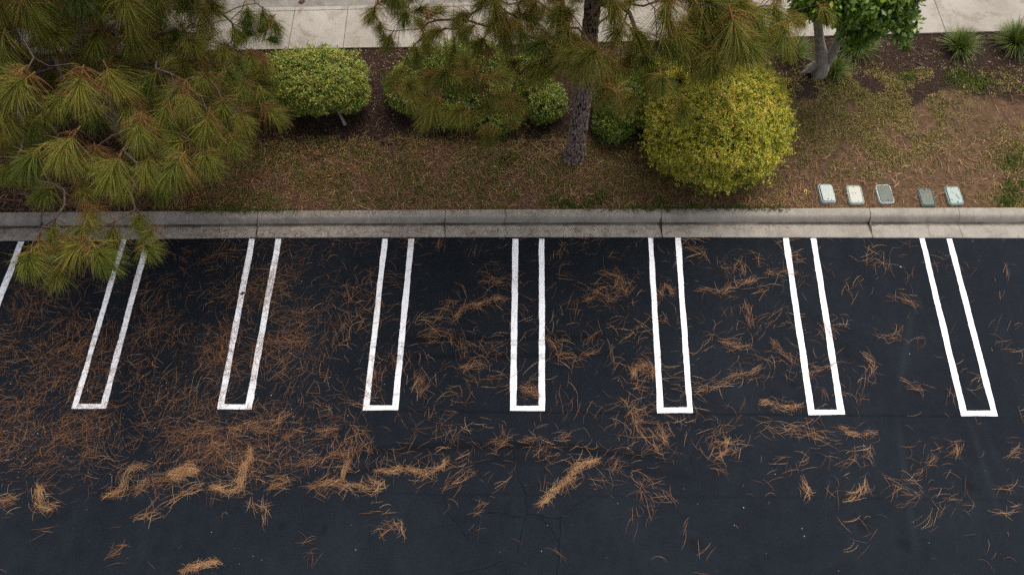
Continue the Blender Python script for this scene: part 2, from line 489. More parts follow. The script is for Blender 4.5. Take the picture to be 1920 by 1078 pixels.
KF = [P(*q) for q in ((-200, 456), (0, 452), (240, 449), (480, 446), (835, 445), (1240, 445), (1632, 446), (1920, 447), (2120, 448))]
KB = [P(a, b, 0.14) for a, b in ((-200, 400), (0, 398), (240, 396), (480, 395), (835, 393), (1240, 391), (1632, 389.5), (1920, 389), (2120, 388.5))]
def interp(tab, x):
    xs = [p.x for p in tab]; ys = [p.y for p in tab]
    if np.isscalar(x) and (x < xs[0] or x > xs[-1]):
        i = 0 if x < xs[0] else -2
        return ys[i] + (ys[i + 1] - ys[i]) * (x - xs[i]) / (xs[i + 1] - xs[i])
    return np.interp(x, xs, ys)
kfy = lambda x: interp(KF, x)
kby = lambda x: interp(KB, x)

# the car park is one big slab that runs up under the gutter lip with a slightly ragged edge
def build_asphalt():
    xs = np.concatenate([[-60, -30], np.arange(-16, 16.01, 0.05), [30, 60]])
    V = []; Q = []
    for i, x in enumerate(xs):
        e = kfy(float(x)) + (mn.noise(Vector((x * 2.3, 0, 0))) * 0.018 + mn.noise(Vector((x * 11, 3, 0))) * 0.010)
        V += [(x, -60, 0.0), (x, 0.0, 0.0), (x, e + 0.008, 0.0), (x, e + 0.010, -0.2)]
        if i:
            a = (i - 1) * 4; b = i * 4
            for k in range(3): Q.append((a + k, b + k, b + k + 1, a + k + 1))
    o = link('asphalt', quads_mesh('asphalt', V, Q), M['asphalt'])
    return tag(o, kind='structure')
asphalt = build_asphalt()

def crack(pts, w=0.012, z=0.004):
    out = []
    for i in range(len(pts) - 1):
        a, b = P(*pts[i]), P(*pts[i + 1])
        n = max(2, int((b - a).length / 0.05))
        for k in range(n):
            q = a.lerp(b, k / n)
            j = 0.035 * mn.noise(Vector((q.x * 5, q.y * 5, 1.7))) + 0.02 * mn.noise(Vector((q.x * 19, q.y * 19, 4)))
            out.append((q.x + j, q.y - j, z))
    out.append((*P(*pts[-1]).xy, z))
    A = np.array(out)[None]
    W = (0.4 + 0.6 * np.abs(np.sin(np.arange(len(out)) * 0.7)))[None] * w
    V, Q = ribbons(A, W)
    o = link('asphalt_crack', quads_mesh('asphalt_crack', V, Q), M['crack'], asphalt)
    return o
for pts, w in [([(960, 835), (970, 890), (985, 925), (990, 955), (985, 970), (978, 990), (972, 1040)], .014),
               ([(985, 965), (1010, 966), (1030, 985), (1045, 1012)], .012),
               ([(1010, 966), (1050, 972), (1075, 950), (1110, 930)], .011),
               ([(1052, 972), (1050, 1010), (1045, 1078)], .013),
               ([(985, 970), (940, 962), (900, 958)], .010),
               ([(1021, 850), (1022, 885), (1008, 912), (990, 920)], .010),
               ([(832, 920), (838, 960), (860, 985), (873, 1005)], .009),
               ([(950, 1050), (900, 1068), (855, 1078)], .009),
               ([(1000, 1040), (985, 1058), (950, 1050)], .007),
               ([(1310, 820), (1295, 850), (1305, 900)], .006),
               ([(620, 560), (700, 568), (760, 575)], .007)]:
    crack(pts, w * 0.6)

# ------------------------------------------------------------------ hairpin stall lines
def hairpin(pix, label, closed=True):
    """pix: outline in photo pixels, outer ring then inner ring, walked from one tip to the other"""
    outer, inner = pix
    def dense(poly):
        out = []
        for i in range(len(poly) - 1):
            a, b = P(*poly[i]), P(*poly[i + 1])
            n = max(1, int((b - a).length / 0.06))
            for k in range(n): out.append(a.lerp(b, k / n))
        out.append(P(*poly[-1]))
        return out
    legs = []
    bm = bmesh.new()
    def strip(A, B):
        # A, B: two polylines with the same number of corners
        for i in range(len(A) - 1):
            n = max(1, int((P(*A[i + 1]) - P(*A[i])).length / 0.07))
            prev = None
            for k in range(n + 1):
                f = k / n
                a = P(*A[i]).lerp(P(*A[i + 1]), f); b = P(*B[i]).lerp(P(*B[i + 1]), f)
                for q, s in ((a, 1), (b, -1)):
                    j = 0.014 * mn.noise(Vector((q.x * 1.8, q.y * 1.8, s))) + 0.007 * mn.noise(Vector((q.x * 17, q.y * 17, s)))
                    q.x += j; q.y += j * 0.5; q.z = 0.005
                va, vb = bm.verts.new(a), bm.verts.new(b)
                if prev: bm.faces.new((prev[0], prev[1], vb, va))
                prev = (va, vb)
    strip(outer, inner)
    bmesh.ops.remove_doubles(bm, verts=bm.verts, dist=0.004)
    bmesh.ops.recalc_face_normals(bm, faces=bm.faces)
    for f in bm.faces:
        if f.normal.z < 0: f.normal_flip()
    o = bm_obj('parking_line', bm, M['paint'])
    return tag(o, label, 'parking line', 'white hairpin stall lines')
# (outer: left tip, left corner, right corner, right tip), (inner ring likewise)
HP = [
 (((228, 449), (134, 766), (199, 766), (283, 448)), ((238, 449), (148, 756), (189, 756), (272, 448)),
  'white hairpin parking line partly covered by the drooping pine branch over the gutter'),
 (((468, 448), (407, 767), (472, 767), (528, 448)), ((480, 448), (421, 757), (460, 757), (516, 448)),
  'white hairpin parking line starting at a gutter joint amid dense needles'),
 (((717, 448), (681, 769), (746, 769), (777, 448)), ((728, 448), (694, 759), (735, 759), (765, 448)),
  'white hairpin parking line with dark tyre scuffs across both its legs'),
 (((961, 448), (956, 770), (1022, 770), (1021, 448)), ((973, 448), (969, 760), (1009, 760), (1010, 448)),
  'white hairpin parking line running straight down with a needle clump inside its closed end'),
 (((1215, 446), (1233, 774), (1299, 774), (1276, 446)), ((1225, 446), (1245, 763), (1287, 763), (1265, 446)),
  'white hairpin parking line with a ball of needles between its legs near the kerb'),
 (((1468, 447), (1516, 778), (1584, 777), (1530, 447)), ((1479, 447), (1528, 767), (1569, 767), (1519, 447)),
  'clean white hairpin parking line straight below the leftmost utility box'),
 (((1724, 447), (1802, 780), (1871, 780), (1785, 448)), ((1734, 447), (1813, 769), (1856, 769), (1774, 448)),
  'clean white hairpin parking line below the two rightmost utility boxes'),
 (((-18, 452), (-140, 765), (-72, 765), (46, 453)), ((-6, 452), (-124, 754), (-86, 754), (34, 453)),
  'white parking line cut by the left photo edge beside the hanging pine tufts'),
]
for o_, i_, lab in HP:
    i_ = tuple((a * .92 + c_ * .08, b * .92 + d * .08) for (a, b), (c_, d) in zip(i_, o_))
    hairpin((o_, i_), lab)

# ------------------------------------------------------------------ kerb and gutter sections
JX = [-19.0, -16.0, -13.0]
joints_px = [(78, 424), (483, 420), (835, 419), (1240, 418), (1632, 418)]
jx = [P(*q, 0.05).x for q in joints_px]
jx = [jx[0] - 9.0, jx[0] - 4.6] + jx + [jx[-1] + 4.2, jx[-1] + 8.6, jx[-1] + 13.0]
kerb = bpy.data.objects.new('kerb', None); col.objects.link(kerb); tag(kerb, kind='structure')
# profile: fraction of depth front->back, height, silt tint
prof = [(0.0, -0.2, 0), (0.0, 0.004, 0.1), (0.03, 0.010, 0.05), (0.15, 0.008, 0.1), (0.30, 0.001, 0.22), (0.42, -0.006, 0.40), (0.50, -0.013, 0.62), (0.535, -0.014, 1.0),
        (0.565, -0.010, 1.0), (0.585, 0.008, 0.60), (0.61, 0.045, 0.06), (0.66, 0.092, 0.0), (0.70, 0.122, 0.05),
        (0.74, 0.136, 0.0), (0.79, 0.141, 0.0), (0.96, 0.145, 0.0), (0.985, 0.141, 0.1), (1.0, 0.128, 0.3), (1.0, -0.2, 0.3)]
def kerb_section(x0, x1):
    n = max(2, int((x1 - x0) / 0.06))
    V = []; T = []; Q = []
    m = len(prof)
    for i in range(n + 1):
        x = x0 + (x1 - x0) * i / n
        yf, yb = kfy(x), kby(x)
        for k, (f, z, s) in enumerate(prof):
            xx = x
            if i in (0, n):
                xx += 0.012 * mn.noise(Vector((x0 if i == 0 else x1, f * 14, 0.3)))
                z = z - 0.004
            dz = 0.004 * mn.noise(Vector((x * 1.5, f * 3, 5))) + 0.002 * mn.noise(Vector((x * 9, f * 22, 9)))
            dy = 0.006 * mn.noise(Vector((x * 4, f * 2, 7))) if f in (0.0, 1.0) else 0
            V.append((xx, yf + (yb - yf) * f + dy, z + dz)); T.append(s)
        if i:
            a, b = (i - 1) * m, i * m
            for k in range(m - 1): Q.append((a + k, b + k, b + k + 1, a + k + 1))
    nv = len(V)
    # end caps as fans of quads
    for e in (0, n):
        r = [e * m + k for k in range(m)]
        for k in range((m - 1) // 2):
            a, b, c_, d = r[k], r[k + 1], r[m - 2 - k], r[m - 1 - k]
            if len({a, b, c_, d}) == 4: Q.append((a, b, c_, d))
    o = link('kerb_section', quads_mesh('kerb_section', V, Q, T), M['kerb'], kerb, smooth=True)
    return o
for a, b in zip(jx[:-1], jx[1:]):
    kerb_section(a + 0.005, b - 0.005)
# joint filler seen in the gaps and one hairline crack
def filler(x, w=0.02, zoff=-0.012, wob=0.0):
    pts = []
    for f, z, s in prof[1:-1]:
        xx = x + wob * mn.noise(Vector((x, f * 9, 2)))
        pts.append((xx, kfy(x) + (kby(x) - kfy(x)) * f, z + zoff))
    A = np.array(pts)[None]
    V, Q = ribbons(A, np.full((1, len(pts)), w))
    link('kerb_joint', quads_mesh('kerb_joint', V, Q), M['crack'], kerb)
for x in jx[1:-1]: filler(x, 0.03)
filler(P(947, 430).x, 0.008, 0.005, 0.12)
filler(P(1800, 430).x, 0.004, 0.004, 0.02)

# ------------------------------------------------------------------ footpath behind the bed
ZP = 0.42
PE = [P(a, b, ZP) for a, b in ((-300, 108), (0, 102), (539, 92), (642, 90), (806, 88), (1159, 78), (1424, 71), (1741, 62), (1920, 58), (2200, 50))]
PJ = [P(a, b, ZP) for a, b in ((-300, 30), (0, 27), (400, 24), (652, 18), (1000, 8), (1400, -5), (1920, -22), (2200, -31))]
PK = [P(a, b, ZP) for a, b in ((-300, 22), (0, 20), (400, 16), (652, 11), (1000, 1), (1400, -12), (1920, -29), (2200, -38))]
pe = lambda x: interp(PE, x); pj = lambda x: interp(PJ, x); pk = lambda x: interp(PK, x)
path = bpy.data.objects.new('footpath', None); col.objects.link(path); tag(path, kind='structure')
def slab(name, x0a, x0b, x1a, x1b, fa, fb, z, gap, mat, th=0.10):
    """four-sided block between two curves fa (near) and fb (far) with chamfered edges"""
    bm = bmesh.new()
    n = 10
    rows = []
    for i in range(n + 1):
        f = i / n
        row = []
        for g in range(7):
            h = g / 6
            xn = x0a + gap + (x1a - x0a - 2 * gap) * f
            xf = x0b + gap + (x1b - x0b - 2 * gap) * f
            x = xn + (xf - xn) * h
            yn, yf = fa(xn) + gap, fb(xf) - gap
            y = yn + (yf - yn) * h
            edge = i in (0, n) or g in (0, 6)
            row.append(bm.verts.new((x, y, z - (0.006 if edge else 0) + 0.004 * mn.noise(Vector((x, y, 3))))))
        rows.append(row)
    for i in range(n):
        for g in range(6):
            bm.faces.new((rows[i][g], rows[i + 1][g], rows[i + 1][g + 1], rows[i][g + 1]))
    be = [e for e in bm.edges if e.is_boundary]
    r = bmesh.ops.extrude_edge_only(bm, edges=be)
    for v in r['geom']:
        if isinstance(v, bmesh.types.BMVert): v.co.z = z - th
    return bm_obj(name, bm, mat, path)
sj = [((552, 22), (540, 92)), ((652, 18), (643, 90))]
w = P(652, 18, ZP).x - P(552, 22, ZP).x
wn_ = P(643, 90, ZP).x - P(540, 92, ZP).x
near = [P(540, 92, ZP).x + wn_ * k for k in range(-9, 8)]
far = [P(552, 22, ZP).x + w * k for k in range(-9, 8)]
near = near + [near[-1] + 2.6, near[-1] + 6.4, near[-1] + 10]
far = far + [far[-1] + 2.6, far[-1] + 6.4, far[-1] + 10]
for k in range(len(near) - 1):
    slab('paving_slab', near[k], far[k], near[k + 1], far[k + 1], pe, pj, ZP, 0.007, M['path'], 0.30)
    slab('path_kerb', far[k], far[k], far[k + 1], far[k + 1], pj, pk, ZP, 0.006, M['path'], 0.30)
# bedding visible in the open joints
V = []; Q = []
xs = np.linspace(near[0] + 0.05, near[-1] - 0.05, 40)
for i, x in enumerate(xs):
    V += [(x, pe(float(x)) + 0.03, ZP - 0.022), (x, pk(float(x)) - 0.02, ZP - 0.022)]
    if i: Q.append((2 * i - 2, 2 * i, 2 * i + 1, 2 * i - 1))
link('joint_bed', quads_mesh('joint_bed', V, Q), M['joint'], path)
# street beyond
V = []; Q = []
xs = np.linspace(near[0] - 30, near[-1] + 30, 60)
for i, x in enumerate(xs):
    y = pk(float(x))
    V += [(x, y - 0.05, ZP - 0.13), (x, y + 0.45, ZP - 0.15), (x, y + 60, ZP - 0.13)]
    if i:
        a = 3 * (i - 1)
        Q += [(a, a + 3, a + 4, a + 1), (a + 1, a + 4, a + 5, a + 2)]
tag(link('street', quads_mesh('street', V, Q), M['street']), kind='structure')

# ------------------------------------------------------------------ planting bed
def bed_z(x, y):
    y0, y1 = kby(x), pe(x)
    f = min(max((y - y0) / (y1 - y0), 0), 1)
    z = 0.115 + 0.25 * f ** 1.1
    e = min(f * 8, 1) * min((1 - f) * 10, 1)
    z += e * (0.045 * mn.noise(Vector((x * 0.9, y * 0.9, 0))) + 0.02 * mn.noise(Vector((x * 3.5, y * 3.5, 2))) + 0.016 * mn.noise(Vector((x * 11, y * 11, 4))))
    return z
bed_grid = {}
def build_bed():
    st = 0.05
    xs = np.arange(-15, 15.01, st)
    ny = 112
    V = np.zeros((len(xs), ny, 3)); T = np.zeros((len(xs), ny))
    for i, x in enumerate(xs):
        x = float(x)
        y0, y1 = kby(x) + 0.0, pe(x) + 0.03
        for j in range(ny):
            y = y0 + (y1 - y0) * j / (ny - 1)
            z = bed_z(x, y)
            V[i, j] = (x, y, z)
            px, py = proj((x, y, z))
            m = 0.0
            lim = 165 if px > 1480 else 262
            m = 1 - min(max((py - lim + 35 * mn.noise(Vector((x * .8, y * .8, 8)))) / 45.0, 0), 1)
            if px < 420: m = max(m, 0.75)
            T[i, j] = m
    a = (np.arange(len(xs) - 1)[:, None] * ny + np.arange(ny - 1)[None]).ravel()
    Q = np.stack([a, a + ny, a + ny + 1, a + 1], 1)
    me = quads_mesh('planting_bed', V.reshape(-1, 3), Q, T.ravel())
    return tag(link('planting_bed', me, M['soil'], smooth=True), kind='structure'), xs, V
bed, bxs, bV = build_bed()
def bz_fast(xa, ya):
    i = np.clip(((xa + 15) / 0.05).round().astype(int), 0, len(bxs) - 1)
    y0 = bV[i, 0, 1]; y1 = bV[i, -1, 1]
    j = np.clip(((ya - y0) / (y1 - y0) * (bV.shape[1] - 1)).round().astype(int), 0, bV.shape[1] - 1)
    return bV[i, j, 2]
def projN(x, y, z):
    zz = z - H
    yc = y * CT + zz * ST; zc = y * ST - zz * CT
    return 960 + F * x / zc, 539 - F * yc / zc

def scatter_bed(n, dens):
    """n tries of random bed points kept with probability dens(px, py)"""
    x = rng.uniform(-13, 13, n); f = rng.uniform(0.0, 1.0, n)
    y0 = np.interp(x, [p.x for p in KB], [p.y for p in KB]); y1 = np.interp(x, [p.x for p in PE], [p.y for p in PE])
    y = y0 + 0.01 + (y1 - y0 - 0.03) * f
    z = bz_fast(x, y)
    px, py = projN(x, y, z)
    keep = rng.random(n) < dens(px, py)
    return x[keep], y[keep], z[keep], px[keep], py[keep]

def box(px, py, x0, y0, x1, y1, s=25.0):
    sx = 1 / (1 + np.exp(-(px - x0) / s * 2)) * 1 / (1 + np.exp((px - x1) / s * 2))
    sy = 1 / (1 + np.exp(-(py - y0) / s * 4)) * 1 / (1 + np.exp((py - y1) / s * 4))
    return sx * sy
def nz(x, y, s, seed=0.0):
    return np.array([mn.noise(Vector((a * s, b * s, seed))) for a, b in zip(x, y)])

def needles_on(x, y, z, ang, L, curv, width, lift, name, mat, parent=None, tint=None, K=5):
    N = len(x)
    t = np.linspace(-0.5, 0.5, K)[None]
    a = ang[:, None] + curv[:, None] * t * 2
    ds = (L / (K - 1))[:, None]
    dx = np.cos(a) * ds; dy = np.sin(a) * ds
    X = np.cumsum(dx, 1) - dx[:, :1]; Y = np.cumsum(dy, 1) - dy[:, :1]
    X = X - X.mean(1, keepdims=True) + x[:, None]; Y = Y - Y.mean(1, keepdims=True) + y[:, None]
    arch = lift[:, None] * (0.25 - t ** 2) * 4
    tilt = (rng.random(N) * lift)[:, None] * (t + 0.5)
    Z = z[:, None] + arch + tilt
    W = width[:, None] * np.array([0.55, 1, 1, 0.9, 0.3][:K])[None]
    V, Q = ribbons(np.stack([X, Y, Z], -1), W)
    T = np.repeat(tint, K * 2)
    return link(name, quads_mesh(name, V, Q, T), mat, parent)

# fallen needles and dead thatch over the bed
def bed_litter():
    def d(px, py):
        return np.clip(0.65 * box(px, py, 330, 262, 1230, 400) + 0.07 * box(px, py, -200, 60, 1500, 270) + 0.5 * box(px, py, -200, 250, 400, 400)
                       + 0.55 * box(px, py, 1200, 330, 1540, 400) + 0.16 * box(px, py, 1480, 180, 2000, 400), 0, 1)
    x, y, z, px, py = scatter_bed(62000, d)
    n = len(x)
    # the verge is matted: direction follows a slow field
    ang = nz(x, y, 0.7, 3) * 5 + rng.normal(0, 0.8, n)
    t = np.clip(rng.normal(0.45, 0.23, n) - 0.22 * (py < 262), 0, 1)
    o = needles_on(x, y, z + 0.006 + rng.random(n) * 0.012, ang, rng.uniform(0.09, 0.26, n), rng.normal(0, 0.5, n), rng.uniform(0.0055, 0.009, n),
                   rng.uniform(0.0, 0.035, n), 'needle_litter', M['litter'], None, t, 4)
    tag(o, 'matted brown fallen pine needles spread over the earth of the planting bed', 'pine needles', None, 'stuff')
bed_litter()

def leaf_quads(C, U, Vv, L, W, fold=None):
    """diamond leaves: base C, direction U, side Vv"""
    N = len(C)
    tip = C + U * L[:, None]
    mid = C + U * (L * 0.45)[:, None]
    Nn = np.cross(U, Vv)
    f = (fold if fold is not None else 0.25) * W[:, None]
    a = mid + Vv * (W / 2)[:, None] + Nn * f
    b = mid - Vv * (W / 2)[:, None] + Nn * f
    V = np.stack([C, a, tip, b], 1).reshape(-1, 3)
    i = np.arange(N) * 4
    T = np.stack([np.stack([i, i + 1, i + 2], 1), np.stack([i, i + 2, i + 3], 1)], 1).reshape(-1, 3)
    return V, T
def unit(a): return a / (np.linalg.norm(a, axis=-1, keepdims=True) + 1e-9)

def chips():
    def d(px, py):
        return np.clip(0.8 * box(px, py, 1480, 55, 2100, 160) + 0.9 * box(px, py, 680, 90, 760, 260) + 0.35 * box(px, py, -200, 90, 1480, 270)
                       + 0.42 * box(px, py, 350, 260, 2100, 400), 0, 1)
    x, y, z, px, py = scatter_bed(42000, d)
    n = len(x)
    C = np.stack([x, y, z + 0.006 + 0.01 * rng.random(n)], -1)
    th = rng.uniform(0, 2 * np.pi, n)
    U = unit(np.stack([np.cos(th), np.sin(th), rng.normal(0, 0.35, n)], -1))
    S = unit(np.cross(U, np.array([0, 0, 1.0]) + rng.normal(0, 0.3, (n, 3))))
    V, T = leaf_quads(C, U, S, rng.uniform(0.018, 0.065, n), rng.uniform(0.010, 0.026, n))
    t = np.clip(rng.beta(1.5, 2.0, n) + 0.10, 0, 0.97)
    w_ = rng.random(n) < 0.012
    t[w_] = 1.0
    o = link('bark_mulch', quads_mesh('bark_mulch', V, T, np.repeat(t, 4), True), M['chip'])
    tag(o, 'loose bark chips and leaf crumbs scattered over the planting bed', 'mulch', None, 'stuff')
chips()

def weeds():
    def d(px, py):
        return np.clip(0.9 * box(px, py, 1500, 140, 1765, 290, 40) + 0.35 * box(px, py, 1480, 250, 1700, 330, 40) + 0.7 * box(px, py, 1870, 240, 2100, 400, 30)
                       + 0.30 * box(px, py, 1770, 135, 2000, 175, 20)
                       + 0.62 * box(px, py, 460, 262, 1220, 350) + 0.34 * box(px, py, 350, 330, 1500, 400) + 0.55 * box(px, py, 340, 300, 520, 400)
                       + 0.35 * box(px, py, 1180, 330, 1330, 400), 0, 1)
    x, y, z, px, py = scatter_bed(80000, d)
    m = nz(x, y, 1.6, 11)
    keep = m > -0.30 + 0.25 * rng.random(len(m))
    x, y, z, px, py, m = [a[keep] for a in (x, y, z, px, py, m)]
    n = len(x); k = 11
    C = np.repeat(np.stack([x, y, z + 0.004], -1), k, 0) + rng.normal(0, 0.028, (n * k, 3)) * (1, 1, 0.15)
    th = rng.uniform(0, 2 * np.pi, n * k)
    U = unit(np.stack([np.cos(th), np.sin(th), rng.uniform(0.1, 1.1, n * k)], -1))
    S = unit(np.cross(U, rng.normal(0, 1, (n * k, 3))))
    right = np.repeat(px > 1450, k)
    V, T = leaf_quads(C, U, S, rng.uniform(0.025, 0.07, n * k), rng.uniform(0.009, 0.020, n * k))
    t = np.clip(rng.normal(0.50, 0.2, n * k) - 0.10 * np.repeat(px < 1300, k) - 0.22 * np.repeat(np.clip(m, -1, 1), k) + 0.02 * right + rng.normal(0, 0.1, n).repeat(k), 0, 1)
    o = link('ground_weeds', quads_mesh('ground_weeds', V, T, np.repeat(t, 4), True), M['weed'])
    tag(o, 'low half dry weeds creeping over the brown planting bed', 'weeds', None, 'stuff')
    # a few fresh green patches
    cen = [(1085, 378, 20), (1120, 370, 22), (1905, 300, 26), (1908, 350, 28), (1040, 376, 14), (955, 300, 16), (925, 262, 18), (1700, 150, 14), (1795, 150, 26), (1830, 160, 22), (1690, 95, 9), 
           (1240, 375, 18), (430, 385, 16), (1060, 380, 10), (1890, 375, 18)]
    X = []
    for a, b, r in cen:
        for q in range(int(r * 9)):
            s = P(a + random.gauss(0, r * 0.55), b + random.gauss(0, r * 0.35), 0.22)
            if kby(s.x) + 0.02 < s.y < pe(s.x) - 0.05:
                X.append((s.x, s.y, bed_z(s.x, s.y)))
    for q in range(330):
        a = random.choice((random.uniform(350, 560), random.uniform(1100, 1480), random.uniform(1180, 1470)))
        s = P(a, 391, 0.15); s.y = kby(s.x) + random.uniform(-0.06, 0.05)
        X.append((s.x, s.y, 0.150))
    X = np.array(X); n = len(X); k = 6
    C = np.repeat(X, k, 0) + rng.normal(0, 0.02, (n * k, 3)) * (1, 1, 0.1)
    th = rng.uniform(0, 2 * np.pi, n * k)
    U = unit(np.stack([np.cos(th), np.sin(th), rng.uniform(0.2, 1.4, n * k)], -1))
    S = unit(np.cross(U, rng.normal(0, 1, (n * k, 3))))
    V, T = leaf_quads(C, U, S, rng.uniform(0.03, 0.075, n * k), rng.uniform(0.008, 0.018, n * k))
    t = np.clip(rng.normal(0.35, 0.2, n * k), 0, 1)
    o = link('green_weeds', quads_mesh('green_weeds', V, T, np.repeat(t, 4), True), M['grass'])
    tag(o, 'small fresh green weed patches dotted over the planting bed', 'weeds', None, 'stuff')
weeds()

# ------------------------------------------------------------------ fallen needles on the asphalt
STREAKS = [  # (pixel polyline, needles, spread in metres, tint)  -- lone piles that can be pointed at come below
 ([(257,920),(283,903),(310,893),(337,883)],110,.06,.74), ([(260,973),(293,957),(337,930),(377,907)],110,.045,.82),
 ([(0,942),(33,935)],50,.04,.85), ([(507,910),(533,900),(547,902)],60,.05,.72), ([(560,877),(597,857),(640,857)],55,.05,.66),
 ([(583,910),(613,910),(640,903)],80,.05,.78), ([(640,910),(700,920),(720,910),(697,897)],130,.05,.82),
 ([(640,900),(657,870)],55,.04,.8), ([(833,910),(860,900),(890,887)],55,.06,.68),
 ([(310,810),(367,817),(397,805)],120,.09,.62), ([(433,810),(483,797),(523,798),(540,777)],180,.09,.66),
 ([(537,823),(555,806),(567,803)],45,.06,.6), ([(593,810),(633,800)],60,.07,.62),
 ([(500,940),(498,965)],14,.04,.7), ([(463,937),(500,957),(497,980)],34,.03,.8),
 ([(920,830),(950,827),(940,800)],40,.06,.66), ([(980,827),(1023,830),(1067,817)],60,.06,.68),
 ([(1173,750),(1190,783),(1207,813)],46,.06,.68), ([(1233,803),(1247,827)],55,.09,.72),
 ([(1463,803),(1497,810),(1547,820)],60,.06,.72), ([(1343,858),(1363,843),(1367,820)],60,.045,.74),
 ([(1567,870),(1600,853),(1623,843),(1633,867)],50,.06,.72), ([(1617,907),(1620,923),(1590,938)],60,.035,.82),
 ([(1503,900),(1517,927)],36,.035,.78), ([(707,998),(747,980),(750,1003)],44,.035,.8),
 ([(900,533),(927,527),(954,527)],40,.05,.66), ([(797,630),(840,620),(860,640),(867,674)],90,.07,.6),
 ([(1024,634),(1037,660),(1071,667),(1117,665)],95,.06,.66), ([(814,600),(830,574),(854,570)],36,.04,.62),
 ([(1091,560),(1124,554),(1147,564)],56,.06,.62), ([(1137,513),(1161,527),(1174,550)],70,.08,.58),
 ([(794,717),(797,700),(790,740)],50,.05,.62), ([(867,694),(907,684)],50,.05,.68), ([(823,455),(820,463)],26,.05,.58),
 ([(1307,547),(1347,547),(1390,533),(1413,523)],90,.05,.74), ([(1383,487),(1393,520)],30,.04,.7),
 ([(1400,573),(1403,607)],56,.08,.6), ([(1357,643),(1383,653),(1403,647)],60,.07,.7),
 ([(1300,740),(1340,723),(1380,707),(1423,687)],105,.045,.74), ([(1447,643),(1467,663),(1493,680)],45,.06,.66),
 ([(1437,510),(1487,513)],46,.05,.62), ([(1617,667),(1637,680),(1637,700)],34,.04,.78),
 ([(1644,623),(1670,640),(1690,620)],26,.04,.66), ([(1664,553),(1690,560),(1724,577)],34,.05,.66),
 ([(1694,714),(1731,734)],22,.05,.72), ([(1540,613),(1560,633)],40,.10,.5), ([(1573,680),(1540,690),(1510,700)],50,.05,.6),
 ([(1640,620),(1700,640)],8,.05,.5), ([(1740,870),(1760,840)],22,.04,.7), ([(1790,850),(1800,825)],26,.05,.7), ([(1890,850),(1912,843)],26,.05,.7),
 ([(1660,900),(1720,925),(1740,930)],26,.06,.66), ([(1680,948),(1720,930)],10,.03,.7), ([(1870,960),(1920,950)],22,.05,.75),
 ([(1780,940),(1820,945)],14,.04,.66), ([(1870,912),(1905,908)],14,.03,.68), ([(70,880),(140,860),(200,850)],60,.12,.55),
 ([(100,830),(150,780),(230,760)],110,.16,.45), ([(170,700),(250,640),(330,620)],90,.2,.4), ([(860,860),(900,840),(960,850)],26,.06,.6),
 ([(200,1040),(235,1028)],24,.05,.6), ([(1180,920),(1240,912),(1260,940)],46,.08,.7), ([(1150,880),(1165,860)],26,.06,.62),
 ([(1220,960),(1200,910)],20,.08,.62), ([(720,960),(745,955)],6,.02,.66), ([(890,965),(905,950),(900,940)],16,.03,.74),
]
PILES = [
 ([(197,933),(230,917),(237,887),(273,872)],190,.06,.80,'loose hooked streak of pale pine needles left of the domed heap'),
 ([(318,888),(340,882),(367,888)],330,.07,.86,'domed heap of pale pine needles lying between two needle streaks'),
 ([(397,917),(433,920),(457,907),(463,870),(467,843)],330,.055,.85,'crescent of piled pine needles below the second hairpin line from the left'),
 ([(70,915),(76,940),(90,952),(106,947)],170,.06,.84,'curled pile of yellowish pine needles close to the left photo edge'),
 ([(340,1077),(372,1062),(390,1051),(410,1053)],170,.02,.88,'tight hooked wisp of pine needles at the bottom photo edge'),
 ([(707,880),(773,883),(820,887),(840,867)],210,.045,.84,'long flat streak of pine needles under the hairpin line with scuffed legs'),
 ([(1010,942),(1040,925),(1053,915),(1063,890),(1100,872),(1120,860)],340,.055,.86,'largest stepped clump of orange pine needles in open asphalt, below the middle hairpin'),
 ([(1573,805),(1603,812),(1640,817)],70,.03,.80,'thin flat bundle of pine needles just below the second hairpin from the right'),
 ([(1427,757),(1467,763),(1500,763)],100,.06,.76,'tangled clump of pine needles left of the closed end of a clean hairpin'),
 ([(1245,556),(1240,542),(1251,535),(1262,542),(1262,555)],75,.05,.66,'ball of pine needles between the legs of a hairpin line'),
 ([(1190,705),(1185,690),(1203,680),(1222,690),(1215,706)],140,.08,.72,'ring-shaped tangle of pine needles left of the hairpin holding a needle ball'),
 ([(854,597),(874,577),(907,564),(950,564)],130,.045,.76,'swept comet-shaped bundle of pine needles left of the middle hairpin'),
 ([(980,728),(1010,745)],90,.07,.72,'clump of pine needles inside the closed end of the middle hairpin'),
]
